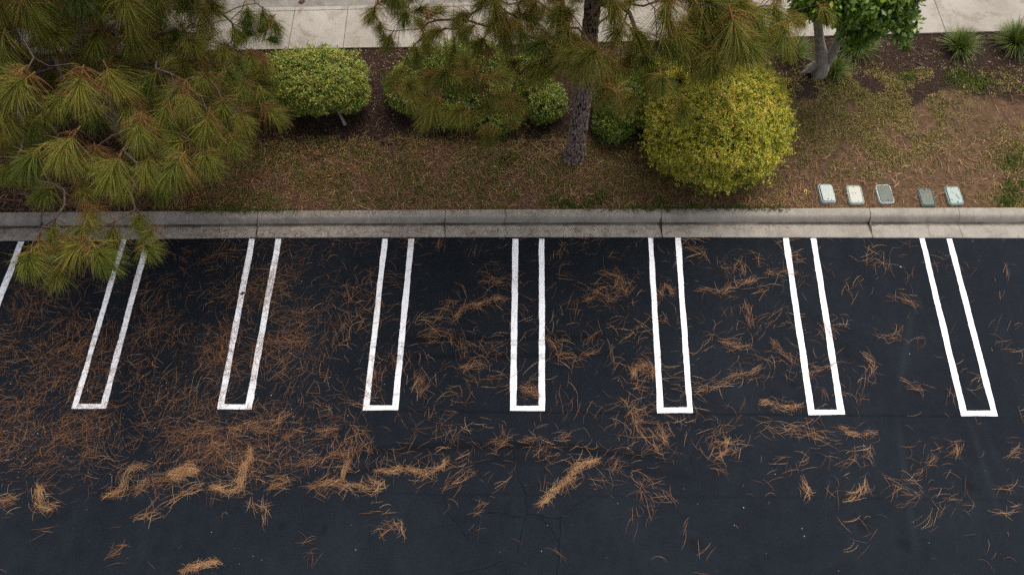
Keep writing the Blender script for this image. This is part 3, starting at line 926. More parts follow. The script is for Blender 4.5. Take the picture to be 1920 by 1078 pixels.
def streak_arrays(pix, cnt, spread, tint, h=0.34):
    pts = np.array([P(*q)[:2] for q in pix])
    for _ in range(3):
        if len(pts) > 2:
            a, b = pts[:-1], pts[1:]
            mid = np.stack([a * .75 + b * .25, a * .25 + b * .75], 1).reshape(-1, 2)
            pts = np.concatenate([pts[:1], mid[1:-1], pts[-1:]])
    seg = np.linalg.norm(np.diff(pts, axis=0), axis=1); cum = np.concatenate([[0], np.cumsum(seg)])
    u = rng.random(cnt) ** 1.0 * cum[-1]
    x = np.interp(u, cum, pts[:, 0]); y = np.interp(u, cum, pts[:, 1])
    j = np.clip(np.searchsorted(cum, u) - 1, 0, len(seg) - 1)
    d = pts[j + 1] - pts[j]
    taper = 0.15 + 0.85 * np.sin(np.pi * np.clip(u / max(cum[-1], 1e-6), 0.03, 0.97))
    r1 = rng.normal(0, 1, cnt)
    loose = 1 + 2.4 * (rng.random(cnt) < 0.33)
    dn = d / (np.linalg.norm(d, axis=1, keepdims=True) + 1e-9)
    wob = 0.04 * np.sin(u * 9 + pix[0][0])
    offx = -dn[:, 1] * (r1 * spread * 0.8 * taper * loose + wob) + rng.normal(0, 0.02, cnt); offy = dn[:, 0] * (r1 * spread * 0.8 * taper * loose + wob) + rng.normal(0, 0.02, cnt)
    ang = np.arctan2(d[:, 1], d[:, 0]) + rng.normal(0, h, cnt) + (rng.random(cnt) < 0.22) * rng.normal(0, 1.1, cnt)
    L = rng.uniform(0.16, 0.34, cnt)
    dens = min(1.0, cnt / (cum[-1] + 0.2) / 250)
    z = 0.006 + rng.random(cnt) * (0.012 + 0.05 * dens) * taper
    return x + offx, y + offy, z, ang, L, rng.normal(0, 0.33, cnt), np.clip(rng.normal(tint - 0.10, 0.17, cnt), 0, 1)

def merge(list_of):
    return [np.concatenate([a[i] for a in list_of]) for i in range(len(list_of[0]))]

def asphalt_litter():
    arr = [streak_arrays(s[0], int(s[1] * 0.72), s[2] * 1.15, s[3]) for s in STREAKS]
    # general scatter in small bundles: the left under the big pine is thickly strewn
    def dens(px, py):
        left = 0.85 * box(px, py, -300, 440, 560, 905, 50) * (1 - 0.40 * box(px, py, -300, 440, 330, 560))
        midl = 0.62 * box(px, py, 560, 440, 700, 880, 60)
        mid = 0.34 * box(px, py, 700, 445, 1320, 870, 60)
        mr = 0.27 * box(px, py, 1300, 445, 1560, 840, 60)
        right = 0.10 * box(px, py, 1560, 445, 2100, 960, 50)
        low = 0.055 * box(px, py, 500, 860, 2000, 1000, 40) + 0.018
        return np.clip(left + midl + mid + mr + right + low, 0, 1)
    n = 3800
    px = rng.uniform(-60, 1980, n); py = rng.uniform(448, 1078, n)
    keep = rng.random(n) < dens(px, py)
    px, py = px[keep], py[keep]
    g = PN(px, py, 0 * px)
    clump = nz(g[:, 0], g[:, 1], 1.1, 21) + 0.5 * nz(g[:, 0], g[:, 1], 2.6, 5)
    keep = (clump > 0.0 + rng.normal(0, 0.12, len(px))) | (rng.random(len(px)) < 0.24)
    g = g[keep]; px = px[keep]; py = py[keep]; clump = clump[keep]
    field = 0.45 + nz(g[:, 0], g[:, 1], 0.5, 9) * 2.2
    for i in range(len(g)):
        dl = float(dens(px[i:i+1], py[i:i+1])[0])
        c = int(1 + rng.poisson(2.2 + 8.5 * dl * (0.7 + max(clump[i], 0) * 1.8)))
        th = field[i] + rng.normal(0, 0.65)
        sp = 0.06 + 0.16 * dl
        fan = rng.normal(0, 0.40, c) + (rng.random(c) < 0.25) * rng.normal(0, 1.3, c)
        tb = rng.normal(0.55 - 0.14 * (px[i] < 650), 0.13)
        xx = g[i, 0] + rng.normal(0, sp, c); yy = g[i, 1] + rng.normal(0, sp, c)
        ok = yy < kfy(float(g[i, 0])) - 0.03
        arr.append([a[ok] for a in (xx, yy, 0.006 + rng.random(c) * 0.014, th + fan, 0.36 * rng.beta(3.2, 1.6, c) + 0.04, rng.normal(0, 0.36, c),
                    np.clip(rng.normal(tb, 0.17, c), 0, 1))])
    # individual needles
    n = 5200
    px = rng.uniform(-60, 1980, n); py = rng.uniform(448, 1078, n)
    keep = rng.random(n) < 0.9 * dens(px, py) + 0.004
    g = PN(px[keep], py[keep], 0 * px[keep])
    ok = g[:, 1] < np.array([kfy(float(a)) for a in g[:, 0]]) - 0.03
    g = g[ok]; k = len(g)
    arr.append([g[:, 0], g[:, 1], 0.006 + rng.random(k) * 0.008, rng.normal(0.4, 1.1, k), rng.uniform(0.05, 0.32, k), rng.normal(0, 0.6, k), np.clip(rng.normal(0.50, 0.17, k), 0, 1)])
    x, y, z, ang, L, cu, tt = merge(arr)
    ok = (y < np.interp(x, [p.x for p in KF], [p.y for p in KF]) - 0.02)
    x, y, z, ang, L, cu, tt = [a[ok] for a in (x, y, z, ang, L, cu, tt)]
    n = len(x)
    print('asphalt needles', n)
    o = needles_on(x, y, z, ang, L, cu, rng.uniform(0.0018, 0.0044, n), rng.uniform(0, 0.045, n), 'fallen_needles', M['litter'], None, tt)
    tag(o, 'brown fallen pine needles strewn over the black asphalt, thickest on the left', 'pine needles', None, 'stuff')
    # gutter and kerb needles
    n = 420
    px = rng.uniform(-20, 1300, n); py = rng.uniform(430, 448, n)
    g = PN(px, py, 0 * px + 0.01)
    o = needles_on(g[:, 0], g[:, 1] , np.full(n, 0.016), rng.normal(0, 0.8, n), rng.uniform(0.05, 0.2, n), rng.normal(0, 0.5, n), rng.uniform(0.004, 0.006, n),
                   rng.uniform(0, 0.012, n), 'gutter_needles', M['litter'], None, np.clip(rng.normal(0.35, 0.14, n), 0, 1))
    tag(o, 'sparse brown needles caught along the lip of the concrete gutter', 'pine needles', None, 'stuff')
    n = 520
    x = rng.uniform(P(-20, 400).x, P(1480, 400).x, n); f = np.where(rng.random(n) < .5, rng.uniform(.78, 1.0, n), rng.uniform(.30, .52, n))
    y = np.array([kfy(float(a)) for a in x]); y = y + (np.array([kby(float(a)) for a in x]) - y) * f
    o = needles_on(x, y, np.where(f > .7, .150, .006), rng.normal(0, 0.6, n), rng.uniform(0.05, 0.18, n), rng.normal(0, 0.4, n), rng.uniform(0.003, 0.0055, n),
                   rng.uniform(0, 0.012, n), 'kerb_needles', M['litter'], None, np.clip(rng.normal(0.35, 0.16, n), 0, 1))
    tag(o, 'few brown needles lying on the kerb top and in the gutter flow line', 'pine needles', None, 'stuff')
    for pix, cnt, sp, ti, lab in PILES:
        x, y, z, ang, L, cu, tt = streak_arrays(pix, int(cnt * 1.05), sp * 0.62, ti - 0.03, 0.46)
        n = len(x)
        o = needles_on(x, y, z, ang, L * rng.uniform(0.4, 1.0, n), cu, rng.uniform(0.0018, 0.0038, n), rng.uniform(0, 0.04, n), 'needle_pile', M['litter'], None, tt)
        tag(o, lab, 'needle pile', 'swept piles of pine needles on the asphalt')
    # crumbs: pale leaf bits and cone scales
    n = 330
    px = np.concatenate([rng.uniform(0, 640, 200), rng.uniform(0, 1920, 130)]); py = np.concatenate([rng.uniform(700, 900, 200), rng.uniform(450, 1078, 130)])
    g = PN(px, py, 0 * px + 0.008)
    th = rng.uniform(0, 6.28, n)
    U = np.stack([np.cos(th), np.sin(th), 0.1 + 0 * th], -1); S = np.stack([-np.sin(th), np.cos(th), 0.1 + 0 * th], -1)
    V, T = leaf_quads(g, unit(U), unit(S), rng.uniform(0.010, 0.032, n), rng.uniform(0.008, 0.018, n))
    o = link('leaf_crumbs', quads_mesh('leaf_crumbs', V, T, np.repeat(rng.choice([0.7, 0.85, 0.93, 0.98], n), 4), True), M['chip'])
    tag(o, 'tiny pale leaf crumbs and bark bits speckled on the asphalt', 'debris', None, 'stuff')
asphalt_litter()

# ------------------------------------------------------------------ shrubs
def shrub(name, base, lobes, ntips, leaf, mat, label, stems, tintc=(0.45, 0.2), tipc=0.3, per=9, cat='bush', bark='greybark', squash=0.3, group=None):
    """lobes: (centre Vector, radii) ; tips scattered on the union's shell, each tip a rosette of leaves, plus a leafy inside"""
    root = empty(name, base, label, cat, group)
    tot = sum(r[0] * r[1] for c, r in lobes)
    CC = []; NN = []; tipv = []
    for c, r in lobes:
        m = int(ntips * r[0] * r[1] / tot)
        d = unit(rng.normal(0, 1, (m, 3)) + np.array([0, -0.25, 0.15]))
        low = d[:, 2] < -0.75
        d[low, 2] *= -1
        bumps = np.array([mn.noise(Vector(v * 2.3) + c) * 0.13 + mn.noise(Vector(v * 6.0) + c) * 0.13 for v in d])
        dep = 1 - rng.random(m) ** 2.2 * 0.27 + (rng.random(m) < 0.08) * rng.uniform(0.03, 0.17, m)
        p = np.array(c)[None] + d * np.array(r)[None] * ((1 + bumps) * dep)[:, None]
        keep = np.ones(m, bool)
        for c2, r2 in lobes:
            if c2 is c: continue
            keep &= (((p - np.array(c2)) / np.array(r2)) ** 2).sum(1) > 0.15
        keep &= p[:, 2] > base[2] + 0.06
        CC.append(p[keep]); NN.append(d[keep]); tipv.append(dep[keep] + bumps[keep])
    C = np.concatenate(CC); D = np.concatenate(NN); tv = np.concatenate(tipv)
    m = len(C)
    Cr = np.repeat(C, per, 0); Dr = np.repeat(D, per, 0)
    n = len(Cr)
    a = rng.normal(0, 1, (n, 3)); U = unit(Dr * 0.35 + a * 0.9)
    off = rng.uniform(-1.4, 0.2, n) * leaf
    Cr = Cr + Dr * off[:, None] + rng.normal(0, leaf * 0.35, (n, 3))
    S = unit(np.cross(U, Dr + np.array([0, 0, 0.7]) + rng.normal(0, 0.45, (n, 3))))
    L = rng.uniform(0.7, 1.2, n) * leaf; W = L * rng.uniform(0.42, 0.6, n)
    V, T = leaf_quads(Cr, U, S, L, W)
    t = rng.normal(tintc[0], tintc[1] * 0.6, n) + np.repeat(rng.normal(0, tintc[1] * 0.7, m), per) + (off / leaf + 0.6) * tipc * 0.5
    o = link('foliage', quads_mesh('foliage', V, T, np.repeat(np.clip(t, 0, 1), 4), True), M[mat], root)
    o['kind'] = 'stuff'
    # stems and inner branches
    for a, b, r in stems:
        Vv = []; Q = []
        a = Vector(a); b = Vector(b)
        pts = [a.lerp(b, k / 6) + Vector((mn.noise(Vector((k * .7, r * 50, 1))), mn.noise(Vector((k * .7, r * 50, 9))), 0)) * 0.05 * (k > 0) for k in range(7)]
        tube(Vv, Q, pts, [r * (1.35 if k == 0 else 1.0 - 0.08 * k) for k in range(7)], 8)
        link('stem', quads_mesh('stem', Vv, Q), M[bark], root, smooth=True)
    Vv = []; Q = []
    for c, r in lobes:
        hub = Vector((c[0], c[1], max(base[2] + 0.25, c[2] - r[2] * 0.6)))
        for k in range(26):
            d = Vector(rng.normal(0, 1, 3)).normalized(); d.z = abs(d.z)
            e = Vector(c) + Vector((d.x * r[0], d.y * r[1], d.z * r[2])) * 0.86
            mid = hub.lerp(e, 0.5) + Vector(rng.normal(0, 0.08, 3))
            tube(Vv, Q, [hub, mid, e], [0.018, 0.011, 0.004], 5)
    link('branches', quads_mesh('branches', Vv, Q), M['branch'], root)['kind'] = 'stuff'
    return root

def bpos(px, py, z=0.0):
    p = P(px, py, 0.2)
    return Vector((p.x, p.y, bed_z(p.x, p.y)))

# the round golden bush
c = P(1341, 232, 1.12)
b = Vector((c.x, c.y, bed_z(c.x, c.y)))
shrub('round_bush', b, [(c, (1.47, 1.42, 1.02)), (P(1262, 175, 0.95), (0.72, 0.8, 0.8)), (P(1400, 190, 1.2), (0.8, 0.8, 0.75))], 15000, 0.043, 'goldleaf',
      'big round clipped bush with yellow green and tan leaves beside the kerb', [((c.x, c.y, b.z), (c.x + .1, c.y, 0.9), .06), ((c.x - .2, c.y + .1, b.z), (c.x - .6, c.y, 0.9), .04)],
      (0.56, 0.22), 0.34, 9)
# flat topped green bush
c = P(598, 147, 1.0); b = bpos(648, 236)
shrub('flat_bush', b, [(c, (1.05, 0.80, 0.46)), (P(535, 150, 0.85), (0.65, 0.75, 0.42)), (P(650, 172, 0.8), (0.50, 0.5, 0.33)), (P(590, 185, 0.7), (0.6, 0.4, 0.25))], 5200, 0.052, 'greenleaf',
      'flat topped light green bush on a bare leaning stem next to the footpath slabs', [(b, P(615, 180, 0.75), .034), (bpos(572, 214), P(560, 170, 0.8), .03)], (0.62, 0.2), 0.3, 9)
# sprawling bush behind the middle pine's branches
b = bpos(880, 190)
shrub('sprawling_bush', b, [(P(765, 165, 0.7), (0.5, 0.6, 0.45)), (P(800, 125, 1.0), (0.5, 0.5, 0.4)), (P(860, 125, 1.1), (0.6, 0.7, 0.5)), (P(850, 195, 0.6), (0.75, 0.55, 0.42)), (P(930, 215, 0.5), (0.6, 0.45, 0.35)), (P(900, 120, 1.1), (0.6, 0.6, 0.45)), (P(930, 170, 0.8), (0.6, 0.6, 0.45)), (P(985, 140, 0.9), (0.5, 0.5, 0.4)), (P(1020, 190, 0.6), (0.5, 0.5, 0.4))], 8600, 0.050, 'greenleaf',
      'sprawling dark green bush behind the drooping pine branches, left of the thick trunk', [(b, P(870, 150, 0.8), .04), (bpos(960, 210), P(960, 180, 0.6), .03)], (0.50, 0.2), 0.3, 8)
b = bpos(1190, 210)
shrub('shaded_bush', b, [(P(1175, 190, 0.7), (0.75, 0.7, 0.55)), (P(1150, 232, 0.5), (0.45, 0.45, 0.35)), (P(1215, 150, 0.8), (0.7, 0.7, 0.55))], 4300, 0.045, 'greenleaf',
      'dark fine leaved bush squeezed between the pine trunk and the round golden bush', [(b, P(1185, 190, 0.7), .03), (bpos(1150, 260), P(1150, 235, 0.5), .02)], (0.42, 0.18), 0.25, 8)
b = bpos(350, 175)
shrub('hidden_bush', b, [(P(340, 145, 0.7), (0.7, 0.7, 0.5)), (P(440, 160, 0.7), (0.6, 0.6, 0.45))], 2600, 0.05, 'greenleaf',
      'green bush glimpsed through the crown of the left pine', [(b, P(350, 150, 0.6), .03), (bpos(440, 190), P(440, 160, 0.6), .03)], (0.45, 0.18), 0.25, 8)

# ------------------------------------------------------------------ tufted grasses
def grass_tuft(px, py, rad, nbl, label):
    b = bpos(px, py)
    n = nbl; K = 6
    th = rng.uniform(0, 2 * np.pi, n); lean = rng.beta(1.5, 1.9, n) * 1.15
    L = rng.uniform(0.65, 1.15, n) * rad * 1.12
    t = np.linspace(0, 1, K)[None]
    out = np.sin(lean)[:, None] * t * L[:, None] + (L * 0.25)[:, None] * t ** 2
    up = np.cos(lean)[:, None] * t * L[:, None] - (L * 0.42)[:, None] * t ** 2.2 * np.sin(lean)[:, None]
    r0 = rng.random(n)[:, None] * 0.09
    X = b.x + (out + r0) * np.cos(th)[:, None]; Y = b.y + (out + r0) * np.sin(th)[:, None]; Z = np.maximum(b.z + 0.01, b.z + up)
    W = np.array([1, 1, .9, .75, .5, .15])[None] * rng.uniform(0.009, 0.014, n)[:, None]
    side = unit(np.stack([np.cos(th), np.sin(th), 0.5 + 0 * th], -1))
    V, Q = ribbons(np.stack([X, Y, Z], -1), W, np.stack([0*th + .01, 0*th, 0*th+1], -1))
    tt = np.clip(rng.normal(0.5, 0.22, n), 0, 1)
    o = link('grass_tuft', quads_mesh('grass_tuft', V, Q, np.repeat(tt, K * 2)), M['grass'])
    tag(o, label, 'grass tuft', 'ornamental grass tufts in the mulch')
grass_tuft(1791, 98, 0.42, 620, 'upright green grass tuft on dark mulch, left neighbour of the corner tuft')
grass_tuft(1893, 92, 0.52, 780, 'wide green grass tuft in the top right corner by the footpath')
grass_tuft(1600, 100, 0.46, 620, 'green grass tuft growing right behind the pale forked trunk')
grass_tuft(1561, 138, 0.36, 300, 'small yellowish grass tuft at the foot of the pale forked trunk')
grass_tuft(1482, 112, 0.46, 300, 'thin grass tuft left of the pale forked trunk')
grass_tuft(1692, 96, 0.16, 60, 'tiny sparse grass tuft alone on the mulch')

# ------------------------------------------------------------------ pine trees
def tuft_mesh(tilt, nn, seed, brown=0.14, L0=0.34):
    """needles round a twig end; the twig points tilt radians from straight up towards +X, gravity already in the bend"""
    r = np.random.default_rng(seed)
    ax = np.array([math.sin(tilt), 0, math.cos(tilt)])
    e1 = np.array([math.cos(tilt), 0, -math.sin(tilt)]); e2 = np.array([0, 1.0, 0])
    K = 4
    old = r.random(nn) < brown
    s = np.where(old, r.uniform(-0.24, -0.08, nn), r.uniform(-0.13, 0.03, nn))
    phi = r.uniform(0, 2 * np.pi, nn)
    ang = np.where(old, r.uniform(0.8, 1.5, nn), np.abs(r.normal(0.15, 0.55, nn)) + 0.12)
    ang = np.clip(ang, 0, 1.6)
    D = ax[None] * np.cos(ang)[:, None] + (e1[None] * np.cos(phi)[:, None] + e2[None] * np.sin(phi)[:, None]) * np.sin(ang)[:, None]
    L = r.uniform(0.75, 1.08, nn) * L0
    t = np.linspace(0, 1, K)[None, :, None]
    g = np.array([0, 0, -1.0])
    dr = r.uniform(0.18, 0.42, nn)[:, None, None] + 0.25 * old[:, None, None]
    pts = (ax[None] * s[:, None])[:, None, :] + L[:, None, None] * (D[:, None, :] * t + g * dr * t ** 2)
    W = np.array([0.0040, 0.0044, 0.0038, 0.0016])[None] * r.uniform(0.8, 1.2, nn)[:, None]
    V, Q = ribbons(pts, W, unit(r.normal(0, 1, (nn, 3))))
    tone = np.clip(r.normal(0.44, 0.17, nn), 0, 0.8)
    tone[old] = r.uniform(0.8, 1.0, old.sum())
    T = np.repeat(tone, K * 2)
    # the twig end
    Vt = []; Qt = []
    tube(Vt, Qt, [ax * -0.26, ax * -0.1, ax * 0.0, ax * 0.05], [0.009, 0.010, 0.008, 0.003], 5)
    n0 = len(V)
    V = np.concatenate([V, np.array([tuple(v) for v in Vt])]); Q = np.concatenate([Q, np.array(Qt) + n0])
    T = np.concatenate([T, np.full(len(Vt), 0.93)])
    return V, Q, T
TILTS = [R(35), R(70), R(100), R(128)]
TV = {}; TG = {}
for i, tl in enumerate(TILTS):
    for k in range(3):
        V, Q, T = tuft_mesh(tl, 430, 100 + i * 10 + k, (0.06, 0.10, 0.22)[k])
        me = quads_mesh('needle_tuft', V, Q, T)
        me.materials.append(M['needles'])
        TV[(i, k)] = me
        mg = me.copy(); mg.materials.clear(); mg.materials.append(M['needles_gold']); TG[(i, k)] = mg
BV = [tuft_mesh(tl, 100, 300 + i, 0.15, 0.40) for i, tl in enumerate(TILTS)]
DV = [quads_mesh('needle_tuft', *[a for a in tuft_mesh(R(120 + 15 * k), 110, 400 + k, 1.0, 0.30)]) for k in range(2)]
for me in DV: me.materials.append(M['needles'])

def plated_trunk(root, pts, rads, detail=True):
    """trunk as a stack of rings with raised bark plates"""
    pts = [Vector(p) for p in pts]
    cum = [0]
    for a, b in zip(pts[:-1], pts[1:]): cum.append(cum[-1] + (b - a).length)
    nu, nv = (110, int(cum[-1] / 0.022)) if detail else (20, int(cum[-1] / 0.12))
    nv = min(nv, 330)
    zs = np.linspace(0, 1, nv) ** (1.5 if detail else 1) * cum[-1]
    V = []; T = []
    for s in zs:
        c = Vector([np.interp(s, cum, [p[i] for p in pts]) for i in range(3)])
        r = float(np.interp(s, cum, rads))
        for k in range(nu):
            a = 2 * math.pi * k / nu
            x, y = math.cos(a), math.sin(a)
            q = Vector((x * r * 24, y * r * 24, s * 6.5))
            q += Vector((mn.noise(q * 0.8), mn.noise(q * 0.8 + Vector((7, 0, 0))), mn.noise(q * .8 + Vector((0, 5, 0))))) * 0.5
            d = mn.voronoi(q)[0]
            plate = min(max((d[1] - d[0]) * 2.2, 0), 1)
            rr = r * (1 + 0.06 * mn.noise(Vector((x * 1.5, y * 1.5, s)))) + (plate - 0.5) * 0.034 * min(1, r / 0.2)
            fl = max(0, 1 - s / 0.6)
            rr *= 1 + 0.22 * fl * fl * (1 + 0.5 * math.sin(a * 5 + 1))
            V.append((c.x + x * rr, c.y + y * rr, c.z)); T.append(plate)
    i = np.arange(nv - 1)[:, None] * nu; k = np.arange(nu)[None]
    a = (i + k).ravel(); b = (i + (k + 1) % nu).ravel()
    Q = np.stack([a, b, b + nu, a + nu], 1)
    return link('trunk', quads_mesh('trunk', V, Q, T), M['bark'], root, smooth=False)

def pine(name, label, trunk_pts, trunk_r, tufts, bulk, attach_from, dead=(), tv=None):
    """tufts: (Vector, azimuth, tilt class, scale); bulk: the same, for the crown outside the picture"""
    base = Vector(trunk_pts[0])
    root = empty(name, base, label, 'tree')
    plated_trunk(root, trunk_pts, trunk_r)
    # node network grown from the trunk towards every tuft
    nodes = []     # pos, parent, pathlen
    par = []; plen = []
    tp = [Vector(p) for p in trunk_pts]
    for a, b in zip(tp[:-1], tp[1:]):
        n = max(1, int((b - a).length / 0.35))
        for k in range(n):
            q = a.lerp(b, k / n)
            if q.z > attach_from: nodes.append(q); par.append(-1); plen.append(0.0)
    ntr = len(nodes)
    allt = list(tufts) + list(bulk)
    def axis_d(p):
        z = p.z
        c = Vector([np.interp(z, [t.z for t in tp], [t[i] for t in tp]) for i in range(2)] + [z])
        return (p - c).length
    order = sorted(range(len(allt)), key=lambda i: axis_d(allt[i][0]))
    ends = {}
    NP = np.array([tuple(n) for n in nodes]); PL = np.array(plen)
    for i in order:
        p, az, tc, scl = allt[i]
        tl = TILTS[tc]
        ax = Vector((math.sin(tl) * math.cos(az), math.sin(tl) * math.sin(az), math.cos(tl)))
        e = p - ax * 0.20 * scl
        d = np.linalg.norm(NP - np.array(tuple(e)), axis=1)
        cost = d + 0.30 * PL + np.maximum(0, NP[:, 2] - e.z - 0.6) * 0.3 + np.where(np.arange(len(NP)) < ntr, 0.25, 0)
        j = int(np.argmin(cost))
        s = Vector(NP[j]); L = (e - s).length
        n = max(2, int(L / 0.22))
        if par[j] >= 0: sd = (s - Vector(NP[par[j]])).normalized()
        else:
            sd = (e - s); sd.z = abs(sd.z) * 0.3; sd.normalize()
        m1 = s + sd * L * 0.35 + Vector(rng.normal(0, 1, 3)) * 0.07 * L
        m2 = e - ax * L * 0.30 + Vector(rng.normal(0, 1, 3)) * 0.06 * L - Vector((0, 0, 0.08 * L))
        prev = j
        for k in range(1, n + 1):
            f = k / n; g_ = 1 - f
            q = s * g_**3 + m1 * 3 * g_*g_*f + m2 * 3 * g_*f*f + e * f**3
            if k < n: q += Vector(rng.normal(0, 1, 3)) * 0.018
            nodes.append(q); par.append(prev); plen.append(plen[prev] + L / n); prev = len(nodes) - 1
        NP = np.array([tuple(q) for q in nodes]); PL = np.array(plen)
        ends[i] = prev
    cnt = np.zeros(len(nodes))
    for i, e in ends.items():
        q = e
        while q >= 0:
            cnt[q] += 1; q = par[q]
    rad = 0.0062 * np.maximum(cnt, 1) ** 0.50
    # every limb that leaves the trunk is one branch part
    kids = {}
    for k in range(ntr, len(nodes)): kids.setdefault(par[k], []).append(k)
    limbs = []
    for j in range(ntr):
        for k in kids.get(j, []): limbs.append((j, k))
    for j, k in limbs:
        V = []; Q = []
        stack = [(j, k)]
        while stack:
            a, b = stack.pop()
            line = [a, b]
            while kids.get(line[-1]):
                ch = sorted(kids[line[-1]], key=lambda c_: -cnt[c_])
                for c_ in ch[1:]: stack.append((line[-1], c_))
                line.append(ch[0])
            rr = [rad[q] for q in line]; rr[0] = rr[1]
            tube(V, Q, [nodes[q] for q in line], rr, 6 if rr[0] > 0.02 else 4)
        link('branch', quads_mesh('branch', V, Q), M['branch'], root, smooth=True)
    rl = Vector(base)
    for i, (p, az, tc, scl) in enumerate(tufts):
        o = bpy.data.objects.new('needle_tuft', (tv or TV)[(tc, random.randrange(3))])
        col.objects.link(o); o.parent = root
        o.location = p - rl; o.rotation_euler = (random.gauss(0, .12), random.gauss(0, .12), az); o.scale = (scl, scl, scl)
    for p, az, scl in dead:
        o = bpy.data.objects.new('dead_needle_tuft', random.choice(DV))
        col.objects.link(o); o.parent = root
        o.location = p - rl; o.rotation_euler = (0, 0, az); o.scale = (scl, scl, scl)
    if bulk:
        VV = []; QQ = []; TT = []; n0 = 0
        for p, az, tc, scl in bulk:
            V, Q, T = BV[tc]
            ca, sa = math.cos(az), math.sin(az)
            Rz = np.array([[ca, -sa, 0], [sa, ca, 0], [0, 0, 1]])
            VV.append((V * scl * 1.3) @ Rz.T + np.array(tuple(p))); QQ.append(Q + n0); TT.append(T); n0 += len(V)
        o = link('crown', quads_mesh('crown', np.concatenate(VV), np.concatenate(QQ), np.concatenate(TT)), M['needles'], root)
        o['kind'] = 'stuff'
    return root

def rand_az(): return random.gauss(-math.pi / 2, 0.9)
def tcls(): return random.choices([0, 1, 2, 3], [0.15, 0.33, 0.35, 0.17])[0]

# left pine: hubs read off the photograph (px, py, height, scale)
LP = [(33,160,6.2,1.25),(20,150,6.0,1.1),(150,160,6.0,1.15),(208,145,5.7,1.15),(237,2,6.0,1.2),(48,5,6.2,1.25),(148,-12,6.0,1.2),(290,-15,5.6,1.1),
      (352,190,5.2,.95),(330,172,5.2,.9),(308,212,5.2,.85),(260,245,5.6,1.0),(122,275,6.1,1.15),(56,300,5.8,1.05),(212,315,5.9,1.1),(275,312,5.3,.95),
      (326,315,5.4,1.0),(386,297,5.0,.95),(386,237,5.2,1.0),(420,200,4.8,.9),(512,212,4.9,.85),(453,222,4.7,.85),(382,148,4.8,.9),(85,360,4.6,.9),
      (156,356,4.4,.9),(235,350,4.8,.9),(300,350,4.5,.8),(167,402,4.9,.85),(154,436,5.1,.95),(260,412,4.7,.75),(281,438,4.7,.7),(99,431,4.8,.8),
      (55,485,5.2,1.05),(143,467,5.2,.95),(187,477,5.3,1.0),(109,515,4.9,.8),(276,465,4.8,.75),(72,470,5.0,.8),(210,440,4.9,.8),(125,455,5.0,.8),
      (464,26,4.6,.8),(493,30,4.4,.7),(516,48,4.3,.65),(508,74,4.3,.6),(440,60,4.5,.75),(400,10,4.8,.9),(350,5,5.0,1.0),(5,220,5.6,1.0),
      (0,90,5.8,1.1),(95,60,5.6,1.1),(180,70,5.3,1.0),(250,70,5.2,1.0),(30,40,5.6,1.0),(110,190,5.6,1.0),(175,215,5.2,.9),(240,200,5.3,.95),
      (430,140,4.5,.8),(470,110,4.4,.7),(420,95,4.5,.8),(360,80,4.8,.9),(330,270,5.0,.9),(440,270,4.6,.8),(15,320,4.8,.8),(180,300,5.2,.9),
      (0,0,6.0,1.2),(90,-5,5.8,1.1),(195,-5,5.7,1.1),(280,150,5.2,.9),(60,235,5.2,.9),(290,250,5.1,.9),(455,165,4.5,.8),(495,180,4.4,.7)]
tl = []
for a, b, z, s in LP:
    az = -math.pi / 2 + random.gauss(0, 0.45) + (a - 230) * 0.0012
    tl.append((P(a, b, z), az, random.choices([1, 2, 3], [0.35, 0.45, 0.2])[0], s * 1.08))
def inpoly(x, y, poly):
    c = False; n = len(poly)
    for i in range(n):
        x0, y0 = poly[i]; x1, y1 = poly[(i + 1) % n]
        if (y0 > y) != (y1 > y) and x < (x1 - x0) * (y - y0) / (y1 - y0) + x0: c = not c
    return c
polyL = [(-60, -60), (530, -60), (520, 60), (500, 110), (505, 200), (470, 240), (400, 300), (330, 340), (230, 330), (60, 310), (-60, 330)]
k = 0
while k < 85:
    a, b = random.uniform(-60, 530), random.uniform(-60, 345)
    if not inpoly(a, b, polyL): continue
    if 130 < a < 240 and 215 < b < 300 and random.random() < .8: continue     # the gap of dark ground
    if a > 380 and b < 110 and random.random() < .55: continue
    z = random.uniform(2.6, 5.0)
    tl.append((P(a, b, z), random.uniform(-math.pi, math.pi) if random.random() < .4 else rand_az(), tcls(), random.uniform(.75, 1.05))); k += 1

def crown_bulk(cx, cy, n, z0, z1, rmax, front=99):
    out = []
    tries = 0
    while len(out) < n and tries < n * 40:
        tries += 1
        z = random.uniform(z0, z1)
        f = (z - z0) / (z1 - z0)
        r = rmax * math.sqrt(random.random()) * (1 - 0.72 * f ** 1.6)
        a = random.uniform(-math.pi, math.pi)
        p = Vector((cx + r * math.cos(a), cy + r * math.sin(a), z + 0.12 * r))
        if p.y < cy - front: continue
        u, v = proj(p)
        if (v > -75 and -90 < u < 2010): continue
        out.append((p, a, random.choice([0, 1, 1, 2]), random.uniform(.9, 1.3)))
    return out
tb = bpos(245, 225)
lowL = []
while len(lowL) < 420:
    a, b = random.uniform(-70, 530), random.choice((random.uniform(-70, 120), random.uniform(-70, 330)))
    if not inpoly(a, b, polyL) or (130 < a < 240 and 215 < b < 300) or (a > 400 and b < 120): continue
    lowL.append((P(a, b, random.uniform(1.0, 3.2)), random.uniform(-math.pi, math.pi), tcls(), random.uniform(.8, 1.05)))
pine('pine_tree', 'tall pine on the left with long drooping needle tufts reaching over the kerb',
     [tb, tb + Vector((0.15, -.1, 2.0)), tb + Vector((0.0, -.3, 4.5)), tb + Vector((-.1, -.2, 8.0)), tb + Vector((0, 0, 12.5))],
     [.34, .28, .23, .16, .04], tl, lowL + crown_bulk(tb.x, tb.y, 1150, 4.5, 9.5, 5.6, 2.9), 1.4)

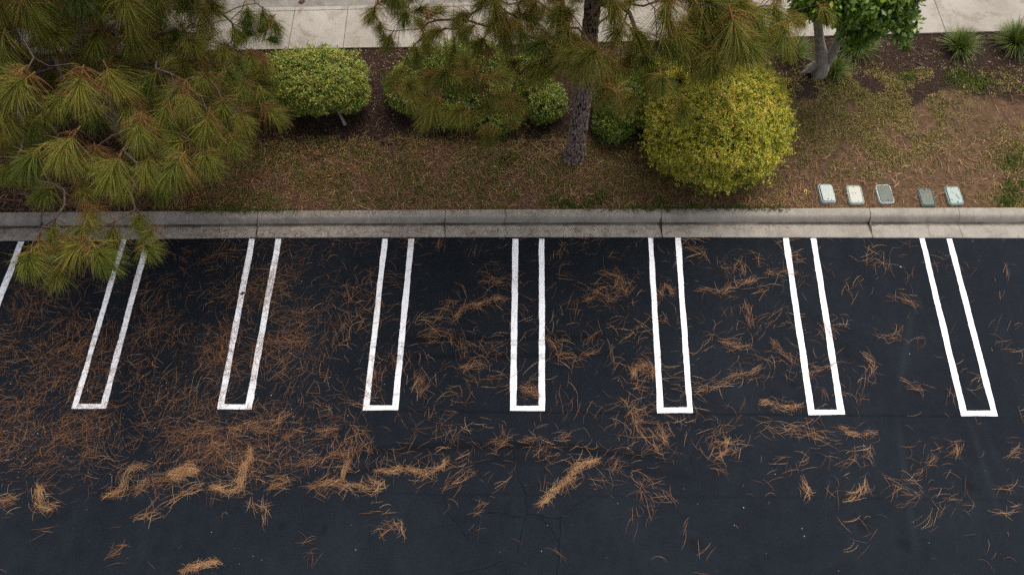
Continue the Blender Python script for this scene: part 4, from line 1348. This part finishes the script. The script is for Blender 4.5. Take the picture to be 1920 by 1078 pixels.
# middle pine
MP = [(1015,82,4.6,1.0),(1040,105,4.3,.9),(1093,108,4.8,1.1),(1111,100,4.9,1.15),(1075,100,4.8,1.0),(948,56,4.5,1.0),(989,33,4.5,1.0),(811,200,4.0,.95),(863,208,4.0,.85),
      (966,190,3.8,.8),(915,250,2.6,.7),(800,148,3.8,.8),(748,141,3.6,.75),(699,22,4.2,.7),(729,74,3.9,.6),(712,50,4.0,.5),(1160,60,4.6,.95),
      (1133,170,3.9,.8),(1150,130,4.2,.85),(1193,65,4.6,1.0),(1274,69,4.7,1.1),(1323,41,4.8,1.1),(1380,61,5.1,1.3),(1400,85,4.9,1.1),(1240,85,4.5,.95),
      (1278,200,3.9,.8),(1340,120,4.4,1.0),(1300,110,4.3,.95),(1410,30,4.8,1.1),(1455,20,4.6,.9),(1490,35,4.3,.7),(1546,24,4.3,.7),(1480,92,3.6,.6),(1230,150,4.0,.8),
      (1050,20,4.8,1.0),(870,30,4.5,.9),(900,80,4.3,.9),(820,60,4.3,.8),(760,30,4.4,.8),(850,100,4.1,.85),(1010,130,4.2,.85),(960,120,4.2,.9),(885,140,4.0,.85),
      (1180,190,3.7,.75),(1210,110,4.3,.9),(1060,60,4.7,1.0),(780,100,4.0,.6),(1435,75,4.4,.8),(1390,10,5.0,1.1),(1250,20,5.0,1.1),(1330,5,5.0,1.1),(1150,10,5.0,1.0),(930,10,4.8,1.0)]
tm = []
for a, b, z, s in MP:
    az = -math.pi / 2 + random.gauss(0, 0.45) + (a - 1090) * 0.0012
    tm.append((P(a, b, z), az, random.choices([1, 2, 3], [0.3, 0.45, 0.25])[0], s * 1.30))
polyM = [(690, -60), (1500, -60), (1470, 70), (1400, 100), (1300, 150), (1220, 190), (1140, 200), (1040, 130), (980, 220), (790, 215), (730, 160), (740, 100), (690, 40)]
k = 0
while k < 150:
    a, b = random.uniform(690, 1500), random.uniform(-60, 220)
    if not inpoly(a, b, polyM): continue
    if a < 860 and 30 < b < 110 and random.random() < .8: continue
    if 1040 < a < 1150 and b > 130: continue
    if 1150 < a < 1215 and 0 < b < 80 and random.random() < .75: continue
    if b > 90 and random.random() < .75: continue
    z = random.uniform(2.8, 4.8)
    tm.append((P(a, b, z), random.uniform(-math.pi, math.pi) if random.random() < .4 else rand_az(), tcls(), random.uniform(.8, 1.15))); k += 1
deadm = [(P(a, b, z), random.uniform(-2.5, -.6), s) for a, b, z, s in ((959,240,3.0,.7),(1160,140,4.0,.9),(1225,180,3.7,.8),(925,110,4.3,1.0),(990,30,4.5,1.0),(950,60,4.4,1.1),
        (820,150,3.8,.9),(1195,95,4.2,.9),(1395,110,4.4,1.0),(1260,90,4.3,1.0),(1330,100,4.3,.9),(780,130,3.7,.7),(1370,30,4.6,1.0),(900,175,3.7,.8),(1130,160,4.0,.9),(1060,130,4.2,.9),(740,90,3.8,.5))]
tb = bpos(1076, 292)
top = P(1112, 0, 4.3)
pine('pine_tree', 'middle pine with thick plated trunk and drooping yellow green needle tufts',
     [tb - Vector((0, 0, .05)), tb + Vector((.03, 0, .4)), P(1097, 150, 2.1), top, top + Vector((.2, .1, 3.0)), top + Vector((.3, .3, 8.0))],
     [.225, .185, .165, .135, .11, .03], tm, crown_bulk(top.x, top.y + .2, 480, 5.0, 12.5, 4.6, 2.6), 1.9, deadm, TG)

# ------------------------------------------------------------------ broadleaf tree on the right
def broadleaf():
    b = bpos(1532, 140)
    root = empty('broadleaf_tree', b, 'small leafy tree with a pale forked trunk beside the footpath', 'tree')
    V = []; Q = []
    tube(V, Q, [b + Vector((0, 0, -.05)), b + Vector((.02, .0, .25)), P(1538, 85, 1.0), P(1533, 45, 1.7), P(1530, 0, 2.6), P(1520, -60, 3.8)], [.24, .15, .105, .09, .085, .05], 14)
    tube(V, Q, [b + Vector((.08, 0, .1)), P(1562, 98, .85), P(1580, 58, 1.5), P(1584, 10, 2.3), P(1600, -60, 3.4)], [.12, .10, .09, .08, .05], 12)
    tube(V, Q, [P(1572, 55, 1.5), P(1620, 25, 2.4), P(1680, 5, 3.0)], [.06, .04, .015], 8)
    for dx, dy in ((-.42, -.05), (-.30, .12), (.25, .0), (-.1, -.22)):
        tube(V, Q, [b + Vector((0, 0, .30)), b + Vector((dx * .5, dy * .5, .12)), b + Vector((dx, dy, -.02))], [.10, .085, .03], 8)
    link('trunk', quads_mesh('trunk', V, Q), M['greybark'], root, smooth=True)
    lobes = [(P(1632, 12, 2.7), (.55, .5, .35), 360), (P(1585, 8, 2.9), (.5, .5, .4), 300), (P(1675, 25, 2.6), (.28, .3, .22), 90), (P(1690, -12, 2.9), (.4, .4, .3), 160), (P(1530, -10, 3.1), (.5, .5, .35), 240), (P(1606, 62, 1.9), (.40, .33, .26), 150), (P(1640, 50, 2.2), (.30, .3, .2), 90), (P(1655, -20, 2.9), (.4, .4, .3), 200),
             (P(1702, 38, 2.4), (.22, .3, .2), 70), (P(1690, 62, 2.1), (.16, .2, .14), 32), (P(1600, -60, 3.6), (1.3, 1.0, .7), 1300), (P(1700, -70, 3.4), (.8, .8, .6), 500), (P(1510, 15, 2.8), (.3, .3, .22), 120)]
    C = []; D = []
    for c_, r_, n in lobes:
        d = unit(rng.normal(0, 1, (n, 3))) * (rng.random(n) ** 0.5)[:, None]
        C.append(np.array(tuple(c_)) + d * np.array(r_)); D.append(d)
        # twigs
        Vt, Qt = V, Q
    C = np.concatenate(C); D = unit(np.concatenate(D))
    n = len(C); per = 4
    Cr = np.repeat(C, per, 0) + rng.normal(0, .05, (n * per, 3)); m = n * per
    U = unit(np.repeat(D, per, 0) * .5 + rng.normal(0, .7, (m, 3)) + np.array([0, -.1, -.35]))
    S = unit(np.cross(U, np.array([0, 0, 1.0]) + rng.normal(0, .35, (m, 3))))
    L = rng.uniform(.08, .15, m)
    Vl, Tl = leaf_quads(Cr, U, S, L, L * .62, 0.12)
    t = np.clip(rng.normal(.45, .22, m), 0, 1)
    o = link('leaves', quads_mesh('leaves', Vl, Tl, np.repeat(t, 4), True), M['treeleaf'], root); o['kind'] = 'stuff'
    Vb = []; Qb = []
    for c_, r_, n in lobes:
        st = min((P(1580, 10, 2.3), P(1533, 45, 1.7), P(1680, 5, 3.0), P(1620, 25, 2.4)), key=lambda q: (q - c_).length)
        for q in range(12):
            d = Vector(rng.normal(0, 1, 3)).normalized()
            e = c_ + Vector((d.x * r_[0], d.y * r_[1], d.z * r_[2])) * .85
            tube(Vb, Qb, [st, st.lerp(c_, .7) + d * .05, e], [.018, .012, .004], 5)
    link('twigs', quads_mesh('twigs', Vb, Qb), M['branch'], root)['kind'] = 'stuff'
broadleaf()

# ------------------------------------------------------------------ utility boxes
def rrect(w, h, r, n=5):
    out = []
    for cx, cy, a0 in ((w/2 - r, h/2 - r, 0), (-w/2 + r, h/2 - r, 90), (-w/2 + r, -h/2 + r, 180), (w/2 - r, -h/2 + r, 270)):
        for k in range(n + 1):
            a = R(a0 + 90 * k / n); out.append((cx + r * math.cos(a), cy + r * math.sin(a)))
    return out
def loft(name, rings, mat, parent, cap=True):
    bm = bmesh.new(); prev = None
    for pts, z in rings:
        ring = [bm.verts.new((x, y, z)) for x, y in pts]
        if prev:
            for i in range(len(ring)):
                j = (i + 1) % len(ring)
                bm.faces.new((prev[i], prev[j], ring[j], ring[i]))
        prev = ring
    if cap: bm.faces.new(prev)
    me = bpy.data.meshes.new(name); bm.normal_update(); bm.to_mesh(me); bm.free()
    me.materials.append(mat)
    o = bpy.data.objects.new(name, me); col.objects.link(o); o.parent = parent
    return o
def utility_box(px, py, rot, body, lid, label, holes, tip=(0, 0), hgt=0.08, shift=(0, 0)):
    p = P(px, py, 0.22)
    z = bed_z(p.x, p.y)
    root = empty('utility_box', (p.x, p.y, z - 0.01), label, 'utility box', 'plastic utility boxes set in the bed along the kerb')
    root.rotation_euler = (R(tip[0]), R(tip[1]), R(rot))
    w, h = 0.325, 0.47
    loft('box_body', [(rrect(w, h, .07), -0.15), (rrect(w, h, .07), hgt * .55), (rrect(w - .012, h - .012, .066), hgt * .62), (rrect(w - .016, h - .016, .064), hgt - .006), (rrect(w - .026, h - .026, .06), hgt),
                      (rrect(w - .05, h - .05, .05), hgt), (rrect(w - .052, h - .052, .05), hgt - .03)], M[body], root)
    loft('box_well', [(rrect(w - .053, h - .053, .05), hgt - .035), (rrect(w - .053, h - .053, .05), hgt - .028)], M['black'], root)
    l = loft('lid', [(rrect(w - .072, h - .072, .042), hgt - .02), (rrect(w - .072, h - .072, .042), hgt - .001), (rrect(w - .078, h - .078, .040), hgt + .003)], M[lid], root)
    l.location = (shift[0], shift[1], 0)
    for hx, hy, r in holes:
        q = loft('keyhole', [(rrect(r, r * 1.3, r * .45), hgt + .0035), (rrect(r, r * 1.3, r * .45), hgt + .0055)], M['black'], root)
        q.location = (hx, hy, 0)
    # moulded notches on the rim
    for sx in (-1, 1):
        q = loft('rim_notch', [(rrect(.012, .05, .004), hgt - .03), (rrect(.012, .05, .004), hgt + .001)], M['black' if body in ('white_rim', 'cream_rim') and sx > 0 else body], root)
        q.location = (sx * (w / 2 - .007), -.03 * sx, 0)
    return root
utility_box(1551, 361, 2, 'pale_teal', 'pale_grey_green', 'pale blue green utility box with two dots near its lower edge, leftmost of the five', [(-.01, -.15, .022), (.06, -.17, .018), (-.12, -.09, .016)], (0, 3), .085, (.012, .006))
utility_box(1605, 363, 0, 'cream_rim', 'cream', 'cream white utility box, second from the left, lid and body both cream', [(-.01, .175, .02), (.0, .03, .014), (.03, -.165, .012)], (0, 0), .07)
utility_box(1661, 361, 2, 'white_rim', 'grey_green', 'utility box with a grey green lid inside a white rim', [(.02, -.17, .024)], (0, 0), .045)
utility_box(1740, 366, 0, 'dark_green', 'grey_green', 'dark grey green utility box with matching dark lid', [(-.01, .175, .026)], (0, 0), .045)
utility_box(1791, 364, 1, 'mid_teal', 'pale_teal', 'utility box with a pale lid in a dark green rim, rightmost of the five', [(.03, -.17, .024)], (0, -2), .05, (.008, .0))

# ------------------------------------------------------------------ small finds
def ring_tag():
    p = P(1512, 357, .2); z = bed_z(p.x, p.y) + .012
    bm = bmesh.new()
    n = 20
    rows = []
    for k in range(n):
        a = 2 * math.pi * k / n
        for rr, dz in ((1.0, 0), (1.0, .008), (.62, .008), (.62, 0)):
            bm.verts.new((p.x + .032 * rr * math.cos(a), p.y + .062 * rr * math.sin(a) + .01 * math.cos(a), z + dz + .006 * math.sin(a)))
    bm.verts.ensure_lookup_table()
    for k in range(n):
        for j in range(4):
            a, b = k * 4 + j, k * 4 + (j + 1) % 4; c_, d = ((k + 1) % n) * 4 + (j + 1) % 4, ((k + 1) % n) * 4 + j
            bm.faces.new((bm.verts[a], bm.verts[b], bm.verts[c_], bm.verts[d]))
    tag(bm_obj('yellow_ring', bm, M['yellow']), 'small yellow plastic ring lying on the earth left of the utility boxes', 'ring')
ring_tag()
def scrap(px, py, sx, sy, ang, mat, name, label, cat, z=None):
    p = P(px, py, .2 if z is None else z)
    zz = bed_z(p.x, p.y) + .012 if z is None else z
    bm = bmesh.new()
    ca, sa = math.cos(ang), math.sin(ang)
    g = []
    for i in range(5):
        for j in range(4):
            u, v = (i / 4 - .5), (j / 3 - .5)
            k = 1 - .5 * abs(u) * 2 * abs(v) * 2
            x, y = u * sx * k, v * sy * (1 - (u * 2) ** 2 * .6)
            g.append(bm.verts.new((p.x + x * ca - y * sa, p.y + x * sa + y * ca, zz + .012 * math.sin(u * 9 + v * 5) + .012)))
    for i in range(4):
        for j in range(3):
            bm.faces.new((g[i*4+j], g[(i+1)*4+j], g[(i+1)*4+j+1], g[i*4+j+1]))
    o = bm_obj(name, bm, M[mat]); md = o.modifiers.new('thick', 'SOLIDIFY'); md.thickness = .003
    tag(o, label, cat)
scrap(927, 312, .10, .03, -.5, 'white', 'paper_scrap', 'white sliver of paper on the needle mat below the middle pine', 'litter')
scrap(676, 356, .045, .03, 0, 'white', 'paper_scrap', 'tiny white scrap on brown needles near the kerb, left of the middle pine', 'litter')
for i, (a, b) in enumerate(((1748, 106), (1722, 128))):
    scrap(a, b, .26, .07, -.5, 'branch', 'bark_piece', ('long brown piece of bark on the mulch left of the upright grass tuft', 'dark piece of bark low on the mulch slope')[i], 'bark')
scrap(455, 550, .12, .06, .3, 'litter', 'dead_leaf', 'reddish dead leaf lying on the left leg of a hairpin line', 'leaf', .012)
scrap(566, 3, .22, .13, .3, 'litter', 'dead_leaf', 'curled brown dead leaf on the far street at the top edge', 'leaf', .30)
scrap(1688, 501, .05, .03, .3, 'white', 'bird_dropping', 'small white splash on the asphalt between the two rightmost hairpins', 'dropping', .006)
